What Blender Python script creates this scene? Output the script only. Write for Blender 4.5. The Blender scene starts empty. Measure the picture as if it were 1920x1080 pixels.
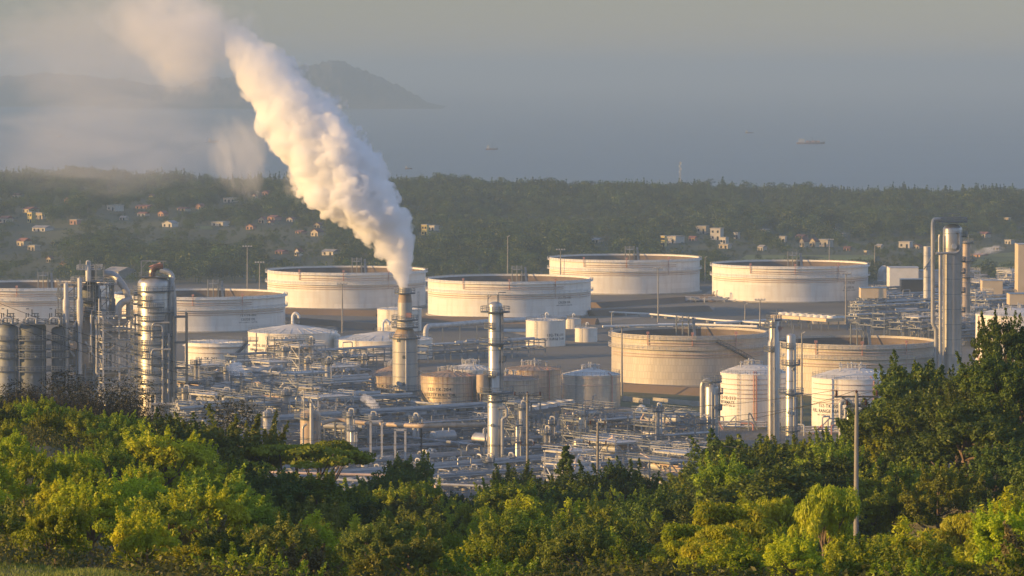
import bpy, bmesh, math, random
import numpy as np
from mathutils import Vector, Matrix
R_ = math.radians
scene = bpy.context.scene
COL = scene.collection

# ------------------------------------------------------------------ camera, world, sun, exposure
F = 8000.0; CZ = 98.0; PITCH = math.atan((540-135)/F)
cam_d = bpy.data.cameras.new("camera"); cam_d.sensor_width = 36; cam_d.lens = 36*F/1920
cam_d.clip_start = 1; cam_d.clip_end = 120000
cam = bpy.data.objects.new("camera", cam_d); COL.objects.link(cam)
cam.location = (0, 0, CZ); cam.rotation_euler = (math.pi/2-PITCH, 0, 0); scene.camera = cam
SUN_EL, SUN_TOWARD = 10.5, 13.0            # degrees; the sun stands at the left, a little behind the camera
w = bpy.data.worlds.new("World"); scene.world = w; w.use_nodes = True
sky = w.node_tree.nodes.new("ShaderNodeTexSky"); sky.sky_type = 'NISHITA'; sky.sun_disc = False
sky.sun_elevation = R_(SUN_EL); sky.sun_rotation = R_(-(90+SUN_TOWARD)); sky.dust_density = 0.0; sky.ozone_density = 2.5; sky.air_density = 1.0
bg = w.node_tree.nodes["Background"]; bg.inputs[1].default_value = 0.095
hs_ = w.node_tree.nodes.new("ShaderNodeHueSaturation"); hs_.inputs['Saturation'].default_value = .68
mx_ = w.node_tree.nodes.new("ShaderNodeMix"); mx_.data_type = 'RGBA'; mx_.blend_type = 'MULTIPLY'; mx_.inputs[0].default_value = 1; mx_.inputs[7].default_value = (.94, .94, 1.07, 1)
w.node_tree.links.new(sky.outputs[0], hs_.inputs['Color']); w.node_tree.links.new(hs_.outputs[0], mx_.inputs[6]); wt_ = w.node_tree.nodes.new("ShaderNodeTexCoord"); ws_ = w.node_tree.nodes.new("ShaderNodeSeparateXYZ"); wr_ = w.node_tree.nodes.new("ShaderNodeMapRange"); wv_ = w.node_tree.nodes.new("ShaderNodeVectorMath"); wv_.operation = 'SCALE'   # the sky is duller in the murk over the horizon
wr_.inputs[1].default_value = .02; wr_.inputs[2].default_value = .30; wr_.inputs[3].default_value = .50; wr_.inputs[4].default_value = 1.35
w.node_tree.links.new(wt_.outputs['Generated'], ws_.inputs[0]); w.node_tree.links.new(ws_.outputs[2], wr_.inputs[0]); w.node_tree.links.new(mx_.outputs[2], wv_.inputs[0]); w.node_tree.links.new(wr_.outputs[0], wv_.inputs['Scale']); w.node_tree.links.new(wv_.outputs[0], bg.inputs[0])
sl = bpy.data.lights.new("sun", 'SUN'); sl.energy = 4.25; sl.angle = R_(0.6); sl.color = (1.0, 0.60, 0.20)
so = bpy.data.objects.new("sun", sl); COL.objects.link(so)
tosun = Vector((-math.cos(R_(SUN_TOWARD))*math.cos(R_(SUN_EL)), -math.sin(R_(SUN_TOWARD))*math.cos(R_(SUN_EL)), math.sin(R_(SUN_EL))))
so.rotation_euler = tosun.to_track_quat('Z', 'Y').to_euler()
vs = scene.view_settings; vs.view_transform = 'Standard'; vs.look = 'None'; vs.exposure = 0.95; vs.gamma = 1.0
cy = scene.cycles
cy.use_denoising = True; cy.volume_bounces = 22; cy.max_bounces = 24; cy.use_adaptive_sampling = True; cy.adaptive_threshold = 0.02; cy.diffuse_bounces = 3; cy.glossy_bounces = 2
cy.transmission_bounces = 3; cy.transparent_max_bounces = 12; cy.volume_max_steps = 256
HAZE = 1.5e-4

# ------------------------------------------------------------------ picture <-> place
cp, sp = math.cos(PITCH), math.sin(PITCH)
def ray(px, py):
    a = (px-960)/F; b = -(py-540)/F
    return Vector((a, cp+b*sp, -sp+b*cp))
def G(px, py, z=0.0):
    r = ray(px, py); t = (z-CZ)/r.z
    return Vector((r.x*t, r.y*t, z))
def D(px, py, d):
    r = ray(px, py); t = d/r.y
    return Vector((r.x*t, d, CZ+r.z*t))
def proj(p):
    v = Vector(p)-Vector((0, 0, CZ)); zc = v.y*cp-v.z*sp; yc = v.y*sp+v.z*cp
    return 960+F*v.x/zc, 540-F*yc/zc
def PX(d): return F/d            # source pixels per metre

# ------------------------------------------------------------------ materials
def nn(nt, t, **kw):
    n = nt.nodes.new(t)
    for k, v in kw.items(): setattr(n, k, v)
    return n
MATS = {}
def mat(name, col, rough=.6, metal=0.0, var=.15, scale=.3, stretch=(1, 1, 1), dirt=None, dirt_amt=.5, bump=0.0, bump_scale=2.0, objrand=0.0, spec=.4):
    m = bpy.data.materials.new(name); m.use_nodes = True; nt = m.node_tree; b = nt.nodes["Principled BSDF"]; L = nt.links
    tc = nn(nt, "ShaderNodeTexCoord"); mp = nn(nt, "ShaderNodeMapping"); mp.inputs['Scale'].default_value = stretch
    L.new(tc.outputs['Object'], mp.inputs['Vector'])
    nz = nn(nt, "ShaderNodeTexNoise"); nz.inputs['Scale'].default_value = scale; nz.inputs['Detail'].default_value = 6
    L.new(mp.outputs[0], nz.inputs['Vector'])
    cr = nn(nt, "ShaderNodeValToRGB"); e = cr.color_ramp.elements
    e[0].position = .3; e[1].position = .7
    e[0].color = (*[c*(1-var) for c in col], 1); e[1].color = (*[min(1, c*(1+var)) for c in col], 1)
    L.new(nz.outputs[0], cr.inputs[0]); out = cr.outputs[0]
    if dirt:
        n2 = nn(nt, "ShaderNodeTexNoise"); n2.inputs['Scale'].default_value = scale*1.7; n2.inputs['Detail'].default_value = 8
        mp2 = nn(nt, "ShaderNodeMapping"); mp2.inputs['Scale'].default_value = (1, 1, .12); mp2.inputs['Location'].default_value = (7, 3, 1)
        L.new(tc.outputs['Object'], mp2.inputs[0]); L.new(mp2.outputs[0], n2.inputs['Vector'])
        mr = nn(nt, "ShaderNodeMapRange"); mr.inputs[1].default_value = .5; mr.inputs[2].default_value = .75; mr.inputs[4].default_value = dirt_amt
        L.new(n2.outputs[0], mr.inputs[0])
        mx = nn(nt, "ShaderNodeMix", data_type='RGBA'); mx.inputs[7].default_value = (*dirt, 1)
        L.new(mr.outputs[0], mx.inputs[0]); L.new(out, mx.inputs[6]); out = mx.outputs[2]
    if objrand:
        oi = nn(nt, "ShaderNodeObjectInfo"); hs = nn(nt, "ShaderNodeHueSaturation")
        m1 = nn(nt, "ShaderNodeMapRange"); m1.inputs[3].default_value = .5-objrand*.06; m1.inputs[4].default_value = .5+objrand*.04
        m2 = nn(nt, "ShaderNodeMapRange"); m2.inputs[3].default_value = 1-objrand*.4; m2.inputs[4].default_value = 1+objrand*.35
        mu = nn(nt, "ShaderNodeMath", operation='FRACT'); mk = nn(nt, "ShaderNodeMath", operation='MULTIPLY'); mk.inputs[1].default_value = 7.31
        L.new(oi.outputs['Random'], m1.inputs[0]); L.new(oi.outputs['Random'], mk.inputs[0]); L.new(mk.outputs[0], mu.inputs[0]); L.new(mu.outputs[0], m2.inputs[0])
        L.new(m1.outputs[0], hs.inputs['Hue']); L.new(m2.outputs[0], hs.inputs['Value']); L.new(out, hs.inputs['Color']); out = hs.outputs[0]
    L.new(out, b.inputs['Base Color']); b.inputs['Roughness'].default_value = rough; b.inputs['Metallic'].default_value = metal
    b.inputs['Specular IOR Level'].default_value = spec
    if bump:
        bn = nn(nt, "ShaderNodeTexNoise"); bn.inputs['Scale'].default_value = bump_scale; bn.inputs['Detail'].default_value = 4
        L.new(tc.outputs['Object'], bn.inputs['Vector']); bp = nn(nt, "ShaderNodeBump"); bp.inputs['Strength'].default_value = bump; bp.inputs['Distance'].default_value = .3
        L.new(bn.outputs[0], bp.inputs['Height']); L.new(bp.outputs[0], b.inputs['Normal'])
    MATS[name] = m
    return m
def tank_mat(name, col, dirt, dirt_amt, rough, metal, pw, ph, line, rust_top=0.0, band=0.0):
    """sheet-clad or plate-welded tank wall: plates as brick courses round the shell, streaks running down"""
    m = bpy.data.materials.new(name); m.use_nodes = True; nt = m.node_tree; b = nt.nodes["Principled BSDF"]; L = nt.links
    tc = nn(nt, "ShaderNodeTexCoord"); sx = nn(nt, "ShaderNodeSeparateXYZ"); L.new(tc.outputs['Object'], sx.inputs[0])
    at = nn(nt, "ShaderNodeMath", operation='ARCTAN2'); L.new(sx.outputs[1], at.inputs[0]); L.new(sx.outputs[0], at.inputs[1])
    mu = nn(nt, "ShaderNodeMath", operation='MULTIPLY'); mu.inputs[1].default_value = 24.0; L.new(at.outputs[0], mu.inputs[0])
    cb = nn(nt, "ShaderNodeCombineXYZ"); L.new(mu.outputs[0], cb.inputs[0]); L.new(sx.outputs[2], cb.inputs[1])
    br = nn(nt, "ShaderNodeTexBrick"); br.inputs['Scale'].default_value = 1; br.inputs['Brick Width'].default_value = pw; br.inputs['Row Height'].default_value = ph
    br.inputs['Mortar Size'].default_value = .05; br.inputs['Mortar Smooth'].default_value = .2
    br.inputs['Color1'].default_value = (*[c*.93 for c in col], 1); br.inputs['Color2'].default_value = (*[min(1, c*1.06) for c in col], 1)
    br.inputs['Mortar'].default_value = (*[c*line for c in col], 1); L.new(cb.outputs[0], br.inputs['Vector'])
    n2 = nn(nt, "ShaderNodeTexNoise"); n2.inputs['Scale'].default_value = .45; n2.inputs['Detail'].default_value = 8
    mp2 = nn(nt, "ShaderNodeMapping"); mp2.inputs['Scale'].default_value = (1.6, .16, 1); L.new(cb.outputs[0], mp2.inputs[0]); L.new(mp2.outputs[0], n2.inputs['Vector'])
    mr = nn(nt, "ShaderNodeMapRange"); mr.inputs[1].default_value = .48; mr.inputs[2].default_value = .72; mr.inputs[4].default_value = dirt_amt; L.new(n2.outputs[0], mr.inputs[0])
    fac = mr.outputs[0]
    if rust_top:
        gr = nn(nt, "ShaderNodeMapRange"); gr.inputs[1].default_value = rust_top-4.5; gr.inputs[2].default_value = rust_top; gr.inputs[4].default_value = .9
        L.new(sx.outputs[2], gr.inputs[0]); ml = nn(nt, "ShaderNodeMath", operation='MULTIPLY'); L.new(n2.outputs[0], ml.inputs[0]); L.new(gr.outputs[0], ml.inputs[1])
        ad = nn(nt, "ShaderNodeMath", operation='ADD', use_clamp=True); L.new(ml.outputs[0], ad.inputs[0]); L.new(fac, ad.inputs[1]); fac = ad.outputs[0]
    mx = nn(nt, "ShaderNodeMix", data_type='RGBA'); mx.inputs[7].default_value = (*dirt, 1); L.new(fac, mx.inputs[0]); L.new(br.outputs[0], mx.inputs[6])
    L.new(mx.outputs[2], b.inputs['Base Color'])
    b.inputs['Roughness'].default_value = rough; b.inputs['Metallic'].default_value = metal; b.inputs['Specular IOR Level'].default_value = .3
    bp = nn(nt, "ShaderNodeBump"); bp.inputs['Strength'].default_value = .35; bp.inputs['Distance'].default_value = .08; bp.invert = True
    L.new(br.outputs['Fac'], bp.inputs['Height']); L.new(bp.outputs[0], b.inputs['Normal'])
    MATS[name] = m; return m
def leaf_mat(name, c1, c2, trans=.35, objrand=1.0, sc=.35):
    m = bpy.data.materials.new(name); m.use_nodes = True; nt = m.node_tree; L = nt.links; nt.nodes.clear()
    o = nn(nt, "ShaderNodeOutputMaterial"); tc = nn(nt, "ShaderNodeTexCoord"); nz = nn(nt, "ShaderNodeTexNoise"); nz.inputs['Scale'].default_value = sc; nz.inputs['Detail'].default_value = 5
    L.new(tc.outputs['Object'], nz.inputs['Vector']); cr = nn(nt, "ShaderNodeValToRGB"); cr.color_ramp.elements[0].position = .35; cr.color_ramp.elements[1].position = .65
    cr.color_ramp.elements[0].color = (*c1, 1); cr.color_ramp.elements[1].color = (*c2, 1); L.new(nz.outputs[0], cr.inputs[0])
    oi = nn(nt, "ShaderNodeObjectInfo"); hs = nn(nt, "ShaderNodeHueSaturation")
    m1 = nn(nt, "ShaderNodeMapRange"); m1.inputs[3].default_value = .5-.03*objrand; m1.inputs[4].default_value = .5+.004*objrand
    m2 = nn(nt, "ShaderNodeMapRange"); m2.inputs[3].default_value = 1-.35*objrand; m2.inputs[4].default_value = 1+.35*objrand
    mk = nn(nt, "ShaderNodeMath", operation='MULTIPLY'); mk.inputs[1].default_value = 7.31; fr = nn(nt, "ShaderNodeMath", operation='FRACT')
    L.new(oi.outputs['Random'], m1.inputs[0]); L.new(oi.outputs['Random'], mk.inputs[0]); L.new(mk.outputs[0], fr.inputs[0]); L.new(fr.outputs[0], m2.inputs[0])
    L.new(m1.outputs[0], hs.inputs['Hue']); L.new(m2.outputs[0], hs.inputs['Value']); L.new(cr.outputs[0], hs.inputs['Color'])
    df = nn(nt, "ShaderNodeBsdfDiffuse"); tr = nn(nt, "ShaderNodeBsdfTranslucent"); gl = nn(nt, "ShaderNodeBsdfGlossy"); gl.inputs['Roughness'].default_value = .5
    gl.inputs['Color'].default_value = (.5, .5, .45, 1)
    L.new(hs.outputs[0], df.inputs[0]); L.new(hs.outputs[0], tr.inputs[0])
    a = nn(nt, "ShaderNodeMixShader"); a.inputs[0].default_value = trans; L.new(df.outputs[0], a.inputs[1]); L.new(tr.outputs[0], a.inputs[2])
    c = nn(nt, "ShaderNodeMixShader"); c.inputs[0].default_value = .04; L.new(a.outputs[0], c.inputs[1]); L.new(gl.outputs[0], c.inputs[2]); L.new(c.outputs[0], o.inputs[0])
    MATS[name] = m; return m

M = {}
M['white_tank'] = tank_mat('white_tank_paint', (.78, .76, .71), (.46, .36, .27), .30, .55, 0, 9, 2.4, .90)
M['cream_tank'] = tank_mat('cream_tank_paint', (.78, .74, .66), (.45, .36, .26), .28, .55, 0, 7, 2.0, .90)
M['clad_tank'] = tank_mat('aluminium_cladding', (.52, .48, .41), (.36, .30, .23), .28, .55, .12, 1.0, 2.2, .72)
M['rusty_tank'] = tank_mat('stained_cladding', (.55, .48, .38), (.22, .12, .07), .55, .38, .35, 2.0, 1.2, .75, rust_top=11.0)
M['bright_clad'] = tank_mat('bright_cladding', (.60, .55, .47), (.40, .30, .22), .22, .28, .6, 2.0, 1.2, .78)
M['roof_paint'] = mat('tank_roof_paint', (.62, .61, .58), .6, 0, .12, .3)
M['rust_roof'] = mat('rusty_roof_sheet', (.34, .25, .19), .7, 0, .3, .4, dirt=(.16, .09, .06))
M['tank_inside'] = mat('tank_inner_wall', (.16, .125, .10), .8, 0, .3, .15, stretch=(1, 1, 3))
M['white'] = mat('white_paint', (.75, .73, .68), .5, 0, .08, .5)
M['letter'] = mat('black_lettering', (.03, .03, .035), .6, 0, .1, 1)
M['red'] = mat('red_fire_paint', (.46, .23, .18), .55, 0, .2, .6)
M['redpale'] = mat('faded_red_pipe_paint', (.53, .41, .35), .6, 0, .2, .3)
M['steel'] = mat('galvanised_steel', (.19, .21, .23), .55, .0, .22, .5)
M['dsteel'] = mat('weathered_steel', (.085, .10, .115), .6, .0, .25, .5)
M['lsteel'] = mat('pale_steel', (.46, .46, .455), .5, .1, .18, .5)
M['pipegrey'] = mat('grey_pipe_paint', (.21, .22, .235), .5, 0, .2, .5)
M['clad'] = mat('column_cladding', (.46, .445, .42), .38, .6, .14, .5, stretch=(1, 1, .5), dirt=(.32, .25, .18), dirt_amt=.45, bump=.08, bump_scale=1.2)
M['duct'] = mat('insulated_pipe', (.36, .36, .355), .4, .2, .18, .4)
M['stackgrey'] = mat('stack_plating', (.40, .39, .36), .5, .25, .12, .25, dirt=(.24, .16, .10), dirt_amt=.5)
M['stackrust'] = mat('heat_stained_plating', (.36, .28, .20), .65, .1, .35, .3, dirt=(.22, .13, .07), dirt_amt=.6)
M['stackwhite'] = mat('stack_white_collar', (.62, .60, .55), .55, 0, .12, .4, dirt=(.28, .17, .09), dirt_amt=.6)
M['tan'] = mat('refractory_lined_shell', (.42, .34, .26), .6, .15, .2, .35, dirt=(.2, .13, .09), dirt_amt=.6)
M['concrete'] = mat('concrete', (.36, .34, .30), .9, 0, .2, .3, bump=.2)
M['wallcream'] = mat('cream_sheet_wall', (.62, .50, .33), .6, 0, .08, .2)
M['blue'] = mat('blue_roof_sheet', (.16, .24, .33), .5, .1, .12, .3)
M['darkbark'] = mat('dark_twig_bark', (.035, .032, .028), .9, 0, .3, 3)
M['pole'] = mat('pole_concrete', (.26, .25, .23), .85, 0, .2, .6)
M['porcelain'] = mat('brown_porcelain', (.10, .05, .035), .3, 0, .2, 1)
M['wire'] = mat('black_cable', (.03, .03, .03), .6, 0, .1, 1)
M['glass'] = mat('dark_window_glass', (.03, .035, .04), .15, 0, .2, .6, spec=.6)
M['bark'] = mat('tree_bark', (.17, .13, .10), .9, 0, .3, 3, stretch=(1, 1, .3), bump=.4, objrand=.4)
M['palebark'] = mat('pale_tree_bark', (.34, .29, .22), .9, 0, .3, 2, stretch=(1, 1, .3), objrand=.3)
M['hull'] = mat('boat_hull_paint', (.20, .12, .10), .6, 0, .2, .5)
M['dirt'] = mat('bare_earth', (.22, .15, .105), .95, 0, .35, .15, bump=.6, bump_scale=1)
M['rock'] = mat('brown_rock', (.20, .14, .10), .9, 0, .4, .7, bump=.8)

# ------------------------------------------------------------------ mesh builder
class MB:
    def __init__(s): s.v = []; s.f = []
    def add(s, vs_, fs_):
        n = len(s.v); s.v.extend(vs_); s.f.extend([tuple(i+n for i in f) for f in fs_]); return s
    def box(s, c, size, rz=0.0):
        cx, cy_, cz = c; hx, hy, hz = size[0]/2, size[1]/2, size[2]/2; ca, sa = math.cos(rz), math.sin(rz); vv = []
        for dz in (-hz, hz):
            for dx, dy in ((-hx, -hy), (hx, -hy), (hx, hy), (-hx, hy)): vv.append((cx+dx*ca-dy*sa, cy_+dx*sa+dy*ca, cz+dz))
        return s.add(vv, [(3, 2, 1, 0), (4, 5, 6, 7), (0, 1, 5, 4), (1, 2, 6, 5), (2, 3, 7, 6), (3, 0, 4, 7)])
    def bar(s, p, q, w_=.3, h=None):
        p, q = Vector(p), Vector(q); h = h or w_; d = (q-p)
        if d.length < 1e-6: return s
        d.normalize(); up = Vector((0, 0, 1)) if abs(d.z) < .95 else Vector((0, 1, 0))
        a = d.cross(up).normalized()*w_/2; b = a.cross(d).normalized()*h/2; vv = []
        for o in (p, q):
            for k in (a+b, -a+b, -a-b, a-b): vv.append(tuple(o+k))
        return s.add(vv, [(0, 1, 2, 3), (7, 6, 5, 4), (0, 4, 5, 1), (1, 5, 6, 2), (2, 6, 7, 3), (3, 7, 4, 0)])
    def tube(s, pts, r, seg=8, bend=0.0, caps=True):
        pts = [Vector(p) for p in pts]
        if bend and len(pts) > 2:
            out = [pts[0]]
            for i in range(1, len(pts)-1):
                a, b, c = pts[i-1], pts[i], pts[i+1]; u = (a-b); v = (c-b); k = min(bend, u.length*.48, v.length*.48)
                p0 = b+u.normalized()*k; p2 = b+v.normalized()*k
                for j in range(6): t = j/5; out.append(p0*(1-t)**2+b*2*t*(1-t)+p2*t*t)
            out.append(pts[-1]); pts = out
        rr = r if isinstance(r, (list, tuple)) else [r]*len(pts); n = len(pts); vv = []; ff = []; up = None
        for i, p in enumerate(pts):
            d = (pts[min(i+1, n-1)]-pts[max(i-1, 0)]).normalized()
            if up is None: up = Vector((0, 0, 1)) if abs(d.z) < .9 else Vector((0, 1, 0))
            a = d.cross(up)
            if a.length < 1e-4: a = d.cross(Vector((1, 0, 0)))
            a.normalize(); b = a.cross(d).normalized(); up = b
            for k in range(seg): t = 2*math.pi*k/seg; vv.append(tuple(p+(a*math.cos(t)+b*math.sin(t))*rr[i]))
        for i in range(n-1):
            for k in range(seg): k2 = (k+1) % seg; ff.append((i*seg+k, i*seg+k2, (i+1)*seg+k2, (i+1)*seg+k))
        if caps: ff.append(tuple(range(seg-1, -1, -1))); ff.append(tuple((n-1)*seg+k for k in range(seg)))
        return s.add(vv, ff)
    def cyl(s, p, q, r, seg=12): return s.tube([p, q], r, seg)
    def lathe(s, c, prof, seg=24, a0=0.0, a1=2*math.pi):
        full = abs(a1-a0-2*math.pi) < 1e-6; m = seg if full else seg+1; vv = []; ff = []
        for r, z in prof:
            for k in range(m): t = a0+(a1-a0)*k/seg; vv.append((c[0]+r*math.cos(t), c[1]+r*math.sin(t), c[2]+z))
        for i in range(len(prof)-1):
            for k in range(seg): k2 = (k+1) % m; ff.append((i*m+k, i*m+k2, (i+1)*m+k2, (i+1)*m+k))
        return s.add(vv, ff)
    def ring(s, c, r0, r1, z, th, seg=24, a0=0.0, a1=2*math.pi): return s.lathe(c, [(r0, z), (r1, z), (r1, z+th), (r0, z+th), (r0, z)], seg, a0, a1)
    def rail(s, c, r, z, h=1.1, seg=24, a0=0.0, a1=2*math.pi, t=.09, posts=None):
        posts = posts or seg; P = lambda a, zz: (c[0]+r*math.cos(a), c[1]+r*math.sin(a), c[2]+zz)
        for hh in (h, h*.55): s.tube([P(a0+(a1-a0)*k/seg, z+hh) for k in range(seg+1)], t/2, 4, caps=False)
        for k in range(posts+1): a = a0+(a1-a0)*k/posts; s.bar(P(a, z), P(a, z+h), t)
        return s
    def railbox(s, c, wx, wy, z, rz=0.0, h=1.1, t=.09, step=2.5):
        ca, sa = math.cos(rz), math.sin(rz); P = lambda x, y, zz: (c[0]+x*ca-y*sa, c[1]+x*sa+y*ca, zz)
        cor = [(-wx/2, -wy/2), (wx/2, -wy/2), (wx/2, wy/2), (-wx/2, wy/2)]
        for i in range(4):
            a, b = cor[i], cor[(i+1) % 4]; n = max(1, int(math.dist(a, b)/step))
            for hh in (h, h*.5): s.bar(P(*a, z+hh), P(*b, z+hh), t)
            for k in range(n): u = k/n; s.bar(P(a[0]+(b[0]-a[0])*u, a[1]+(b[1]-a[1])*u, z), P(a[0]+(b[0]-a[0])*u, a[1]+(b[1]-a[1])*u, z+h), t)
        return s
    def ladder(s, p, q, off=(0, -.3, 0), w_=.5):
        p, q = Vector(p), Vector(q); d = (q-p).normalized(); o = Vector(off); a = d.cross(o).normalized()*w_/2
        s.bar(p+o+a, q+o+a, .09); s.bar(p+o-a, q+o-a, .09); n = max(2, int((q-p).length/.9))
        for k in range(n): c = p+(q-p)*(k+.5)/n+o; s.bar(c-a, c+a, .06)
        return s
    def build(s, name, m, parent=None, org=None, angle=35):
        org = Vector(org) if org is not None else (parent['_o'] if parent is not None and '_o' in parent else Vector((0, 0, 0)))
        org = Vector(org); me = bpy.data.meshes.new(name)
        me.from_pydata([(a[0]-org.x, a[1]-org.y, a[2]-org.z) for a in s.v], [], s.f); me.update()
        me.polygons.foreach_set('use_smooth', [True]*len(me.polygons)); me.set_sharp_from_angle(angle=R_(angle))
        me.materials.append(m); o = bpy.data.objects.new(name, me); COL.objects.link(o)
        if parent is not None: o.parent = parent; o['_o'] = list(org)
        else: o.location = org
        return o
LM = []; PEND = []
def mark(px, py, text): LM.append((px, py, text))
def tag(o, label, cat, group=None, kind=None):
    if label: o['label'] = label
    if cat: o['category'] = cat
    if group: o['group'] = group
    if kind: o['kind'] = kind
    return o
def root(name, loc, label=None, cat=None, group=None):
    o = bpy.data.objects.new(name, None); o.empty_display_size = .5; COL.objects.link(o); o.location = loc; o['_o'] = list(loc)
    return tag(o, label, cat, group)
def later(o, base, cat, group=None, at=None):
    """the label is finished at the end, when all the landmarks are known"""
    tag(o, None, cat, group); PEND.append((o, base, at if at else proj(o.location))); return o
def struct(name, mb, m): o = mb.build(name, m); o['kind'] = 'structure'; return o
def np_mesh(name, V, Fq, m, smooth=False):
    me = bpy.data.meshes.new(name); n = len(V); k = Fq.shape[1]
    me.vertices.add(n); me.vertices.foreach_set('co', np.ascontiguousarray(V, dtype=np.float32).ravel())
    me.loops.add(Fq.size); me.loops.foreach_set('vertex_index', np.ascontiguousarray(Fq, dtype=np.int32).ravel())
    me.polygons.add(len(Fq)); me.polygons.foreach_set('loop_start', np.arange(0, Fq.size, k, dtype=np.int32)); me.polygons.foreach_set('loop_total', np.full(len(Fq), k, dtype=np.int32))
    me.update(calc_edges=True); me.validate(); me.polygons.foreach_set('use_smooth', [smooth]*len(me.polygons)); me.materials.append(m)
    return me
# ------------------------------------------------------------------ terrain, sea, haze
def lerp(x, tab):
    if x <= tab[0][0]: return tab[0][1]
    for (a, b), (c, d) in zip(tab, tab[1:]):
        if x <= c:
            t = (x-a)/(c-a); return b+(d-b)*t
    return tab[-1][1]
def sstep(a, b, x):
    t = min(1, max(0, (x-a)/(b-a))); return t*t*(3-2*t)
ZC = [(-60, 96), (0, 95.5), (20, 93.5), (40, 90.8), (60, 88.3), (100, 83.9), (130, 81.2), (150, 79.0), (180, 74.8), (240, 67.5), (300, 61.5), (400, 51), (480, 44), (560, 34), (650, 17), (740, 3), (800, 0), (1e6, 0)]
def coast(px): return 3330
def crest(px): return lerp(px, [(-400, 20), (100, 20), (600, 17), (900, 12), (1300, 9), (1700, 8.5), (2000, 5), (2400, 5)])
def ground_z(x, d):
    px = 960+F*x/max(d, 30) if d > 0 else 960
    z = lerp(d, ZC)
    if d < 800:
        z += 10.0*sstep(520, 60, px)*sstep(180, 290, d)*(1-sstep(380, 620, d))
        z += 10.5*sstep(1480, 1900, px)*sstep(255, 350, d)*(1-sstep(420, 640, d))
        z += 1.0*sstep(420, 120, px)*sstep(120, 140, d)*(1-sstep(150, 200, d))
        z -= 2.0*sstep(1300, 1600, px)*sstep(160, 230, d)*(1-sstep(260, 330, d))
        z += .5*math.sin(x*.31+d*.13)+.35*math.sin(x*.17-d*.21)
    if d > 1950:
        z += sstep(1950, 2250, d)*(1.2*math.sin(x*.012+1)*math.sin(d*.0065)+.8*math.sin(x*.027+d*.013))
        z += (crest(px)+1.6*math.sin(px*.011)+1.1*math.sin(px*.037+2))*min(1, max(0, (d-1980)/1020))*(1-sstep(3050, 3300, d))-10*sstep(3250, 3420, d)
    return z
ss = [-14, -7, -3, -1.5, -.8, -.4, -.25]+[-.16+.32*i/150 for i in range(151)]+[.25, .4, .8, 1.5, 3, 7, 14]
ds = [-60, -20, 10, 40, 70, 100]+list(range(120, 820, 6))+list(range(840, 1960, 40))+list(range(1975, 4900, 25))+[5200, 6500, 9000, 14000, 25000, 45000]
V = []; 
for d in ds:
    for s_ in ss:
        x = s_*(max(d, 0)+12); V.append((x, d, ground_z(x, d)))
n = len(ss); Fq = np.array([(i*n+j, i*n+j+1, (i+1)*n+j+1, (i+1)*n+j) for i in range(len(ds)-1) for j in range(n-1)])
# the ground: scrubby hill soil near, gravel plant yard, dark village earth beyond
gm = bpy.data.materials.new('ground_soil'); gm.use_nodes = True; nt = gm.node_tree; L = nt.links; b = nt.nodes["Principled BSDF"]; b.inputs['Roughness'].default_value = .95
tc = nn(nt, "ShaderNodeTexCoord"); sx = nn(nt, "ShaderNodeSeparateXYZ"); L.new(tc.outputs['Object'], sx.inputs[0])
def noise(scale, det=6):
    k = nn(nt, "ShaderNodeTexNoise"); k.inputs['Scale'].default_value = scale; k.inputs['Detail'].default_value = det; L.new(tc.outputs['Object'], k.inputs['Vector']); return k
def ramp(src, c0, c1, p0=.35, p1=.65):
    c = nn(nt, "ShaderNodeValToRGB"); c.color_ramp.elements[0].position = p0; c.color_ramp.elements[1].position = p1
    c.color_ramp.elements[0].color = (*c0, 1); c.color_ramp.elements[1].color = (*c1, 1); L.new(src, c.inputs[0]); return c.outputs[0]
def sel(lo, hi):
    k = nn(nt, "ShaderNodeMapRange"); k.inputs[1].default_value = lo; k.inputs[2].default_value = hi; L.new(sx.outputs[1], k.inputs[0]); return k.outputs[0]
def mixc(f, a, b_):
    k = nn(nt, "ShaderNodeMix", data_type='RGBA'); L.new(f, k.inputs[0]); L.new(a, k.inputs[6]); L.new(b_, k.inputs[7]); return k.outputs[2]
hill = ramp(noise(.25).outputs[0], (.055, .06, .02), (.13, .11, .05))
yard = ramp(noise(.06).outputs[0], (.075, .075, .072), (.16, .15, .13))
farm = ramp(noise(.012).outputs[0], (.075, .08, .078), (.16, .15, .125))
vill = ramp(noise(.01).outputs[0], (.03, .045, .016), (.075, .085, .03))
c = mixc(sel(700, 800), hill, yard); c = mixc(sel(1380, 1480), c, farm); c = mixc(sel(1960, 2020), c, vill); L.new(c, b.inputs['Base Color'])
gr = bpy.data.objects.new('ground', np_mesh('ground', np.array(V), Fq, gm, True)); COL.objects.link(gr); gr['kind'] = 'structure'

sm = bpy.data.materials.new('sea_water'); sm.use_nodes = True; nt = sm.node_tree; L = nt.links; b = nt.nodes["Principled BSDF"]
b.inputs['Base Color'].default_value = (.022, .045, .062, 1); b.inputs['Roughness'].default_value = .32
tc = nn(nt, "ShaderNodeTexCoord"); mp = nn(nt, "ShaderNodeMapping"); mp.inputs['Scale'].default_value = (.02, .06, 1); L.new(tc.outputs['Object'], mp.inputs[0])
k = nn(nt, "ShaderNodeTexNoise"); k.inputs['Scale'].default_value = 3; k.inputs['Detail'].default_value = 8; L.new(mp.outputs[0], k.inputs['Vector'])
bp = nn(nt, "ShaderNodeBump"); bp.inputs['Strength'].default_value = .5; bp.inputs['Distance'].default_value = 1.5; L.new(k.outputs[0], bp.inputs['Height']); L.new(bp.outputs[0], b.inputs['Normal'])
mp2 = nn(nt, "ShaderNodeMapping"); mp2.inputs['Scale'].default_value = (.0004, .004, 1); L.new(tc.outputs['Object'], mp2.inputs[0])
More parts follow.
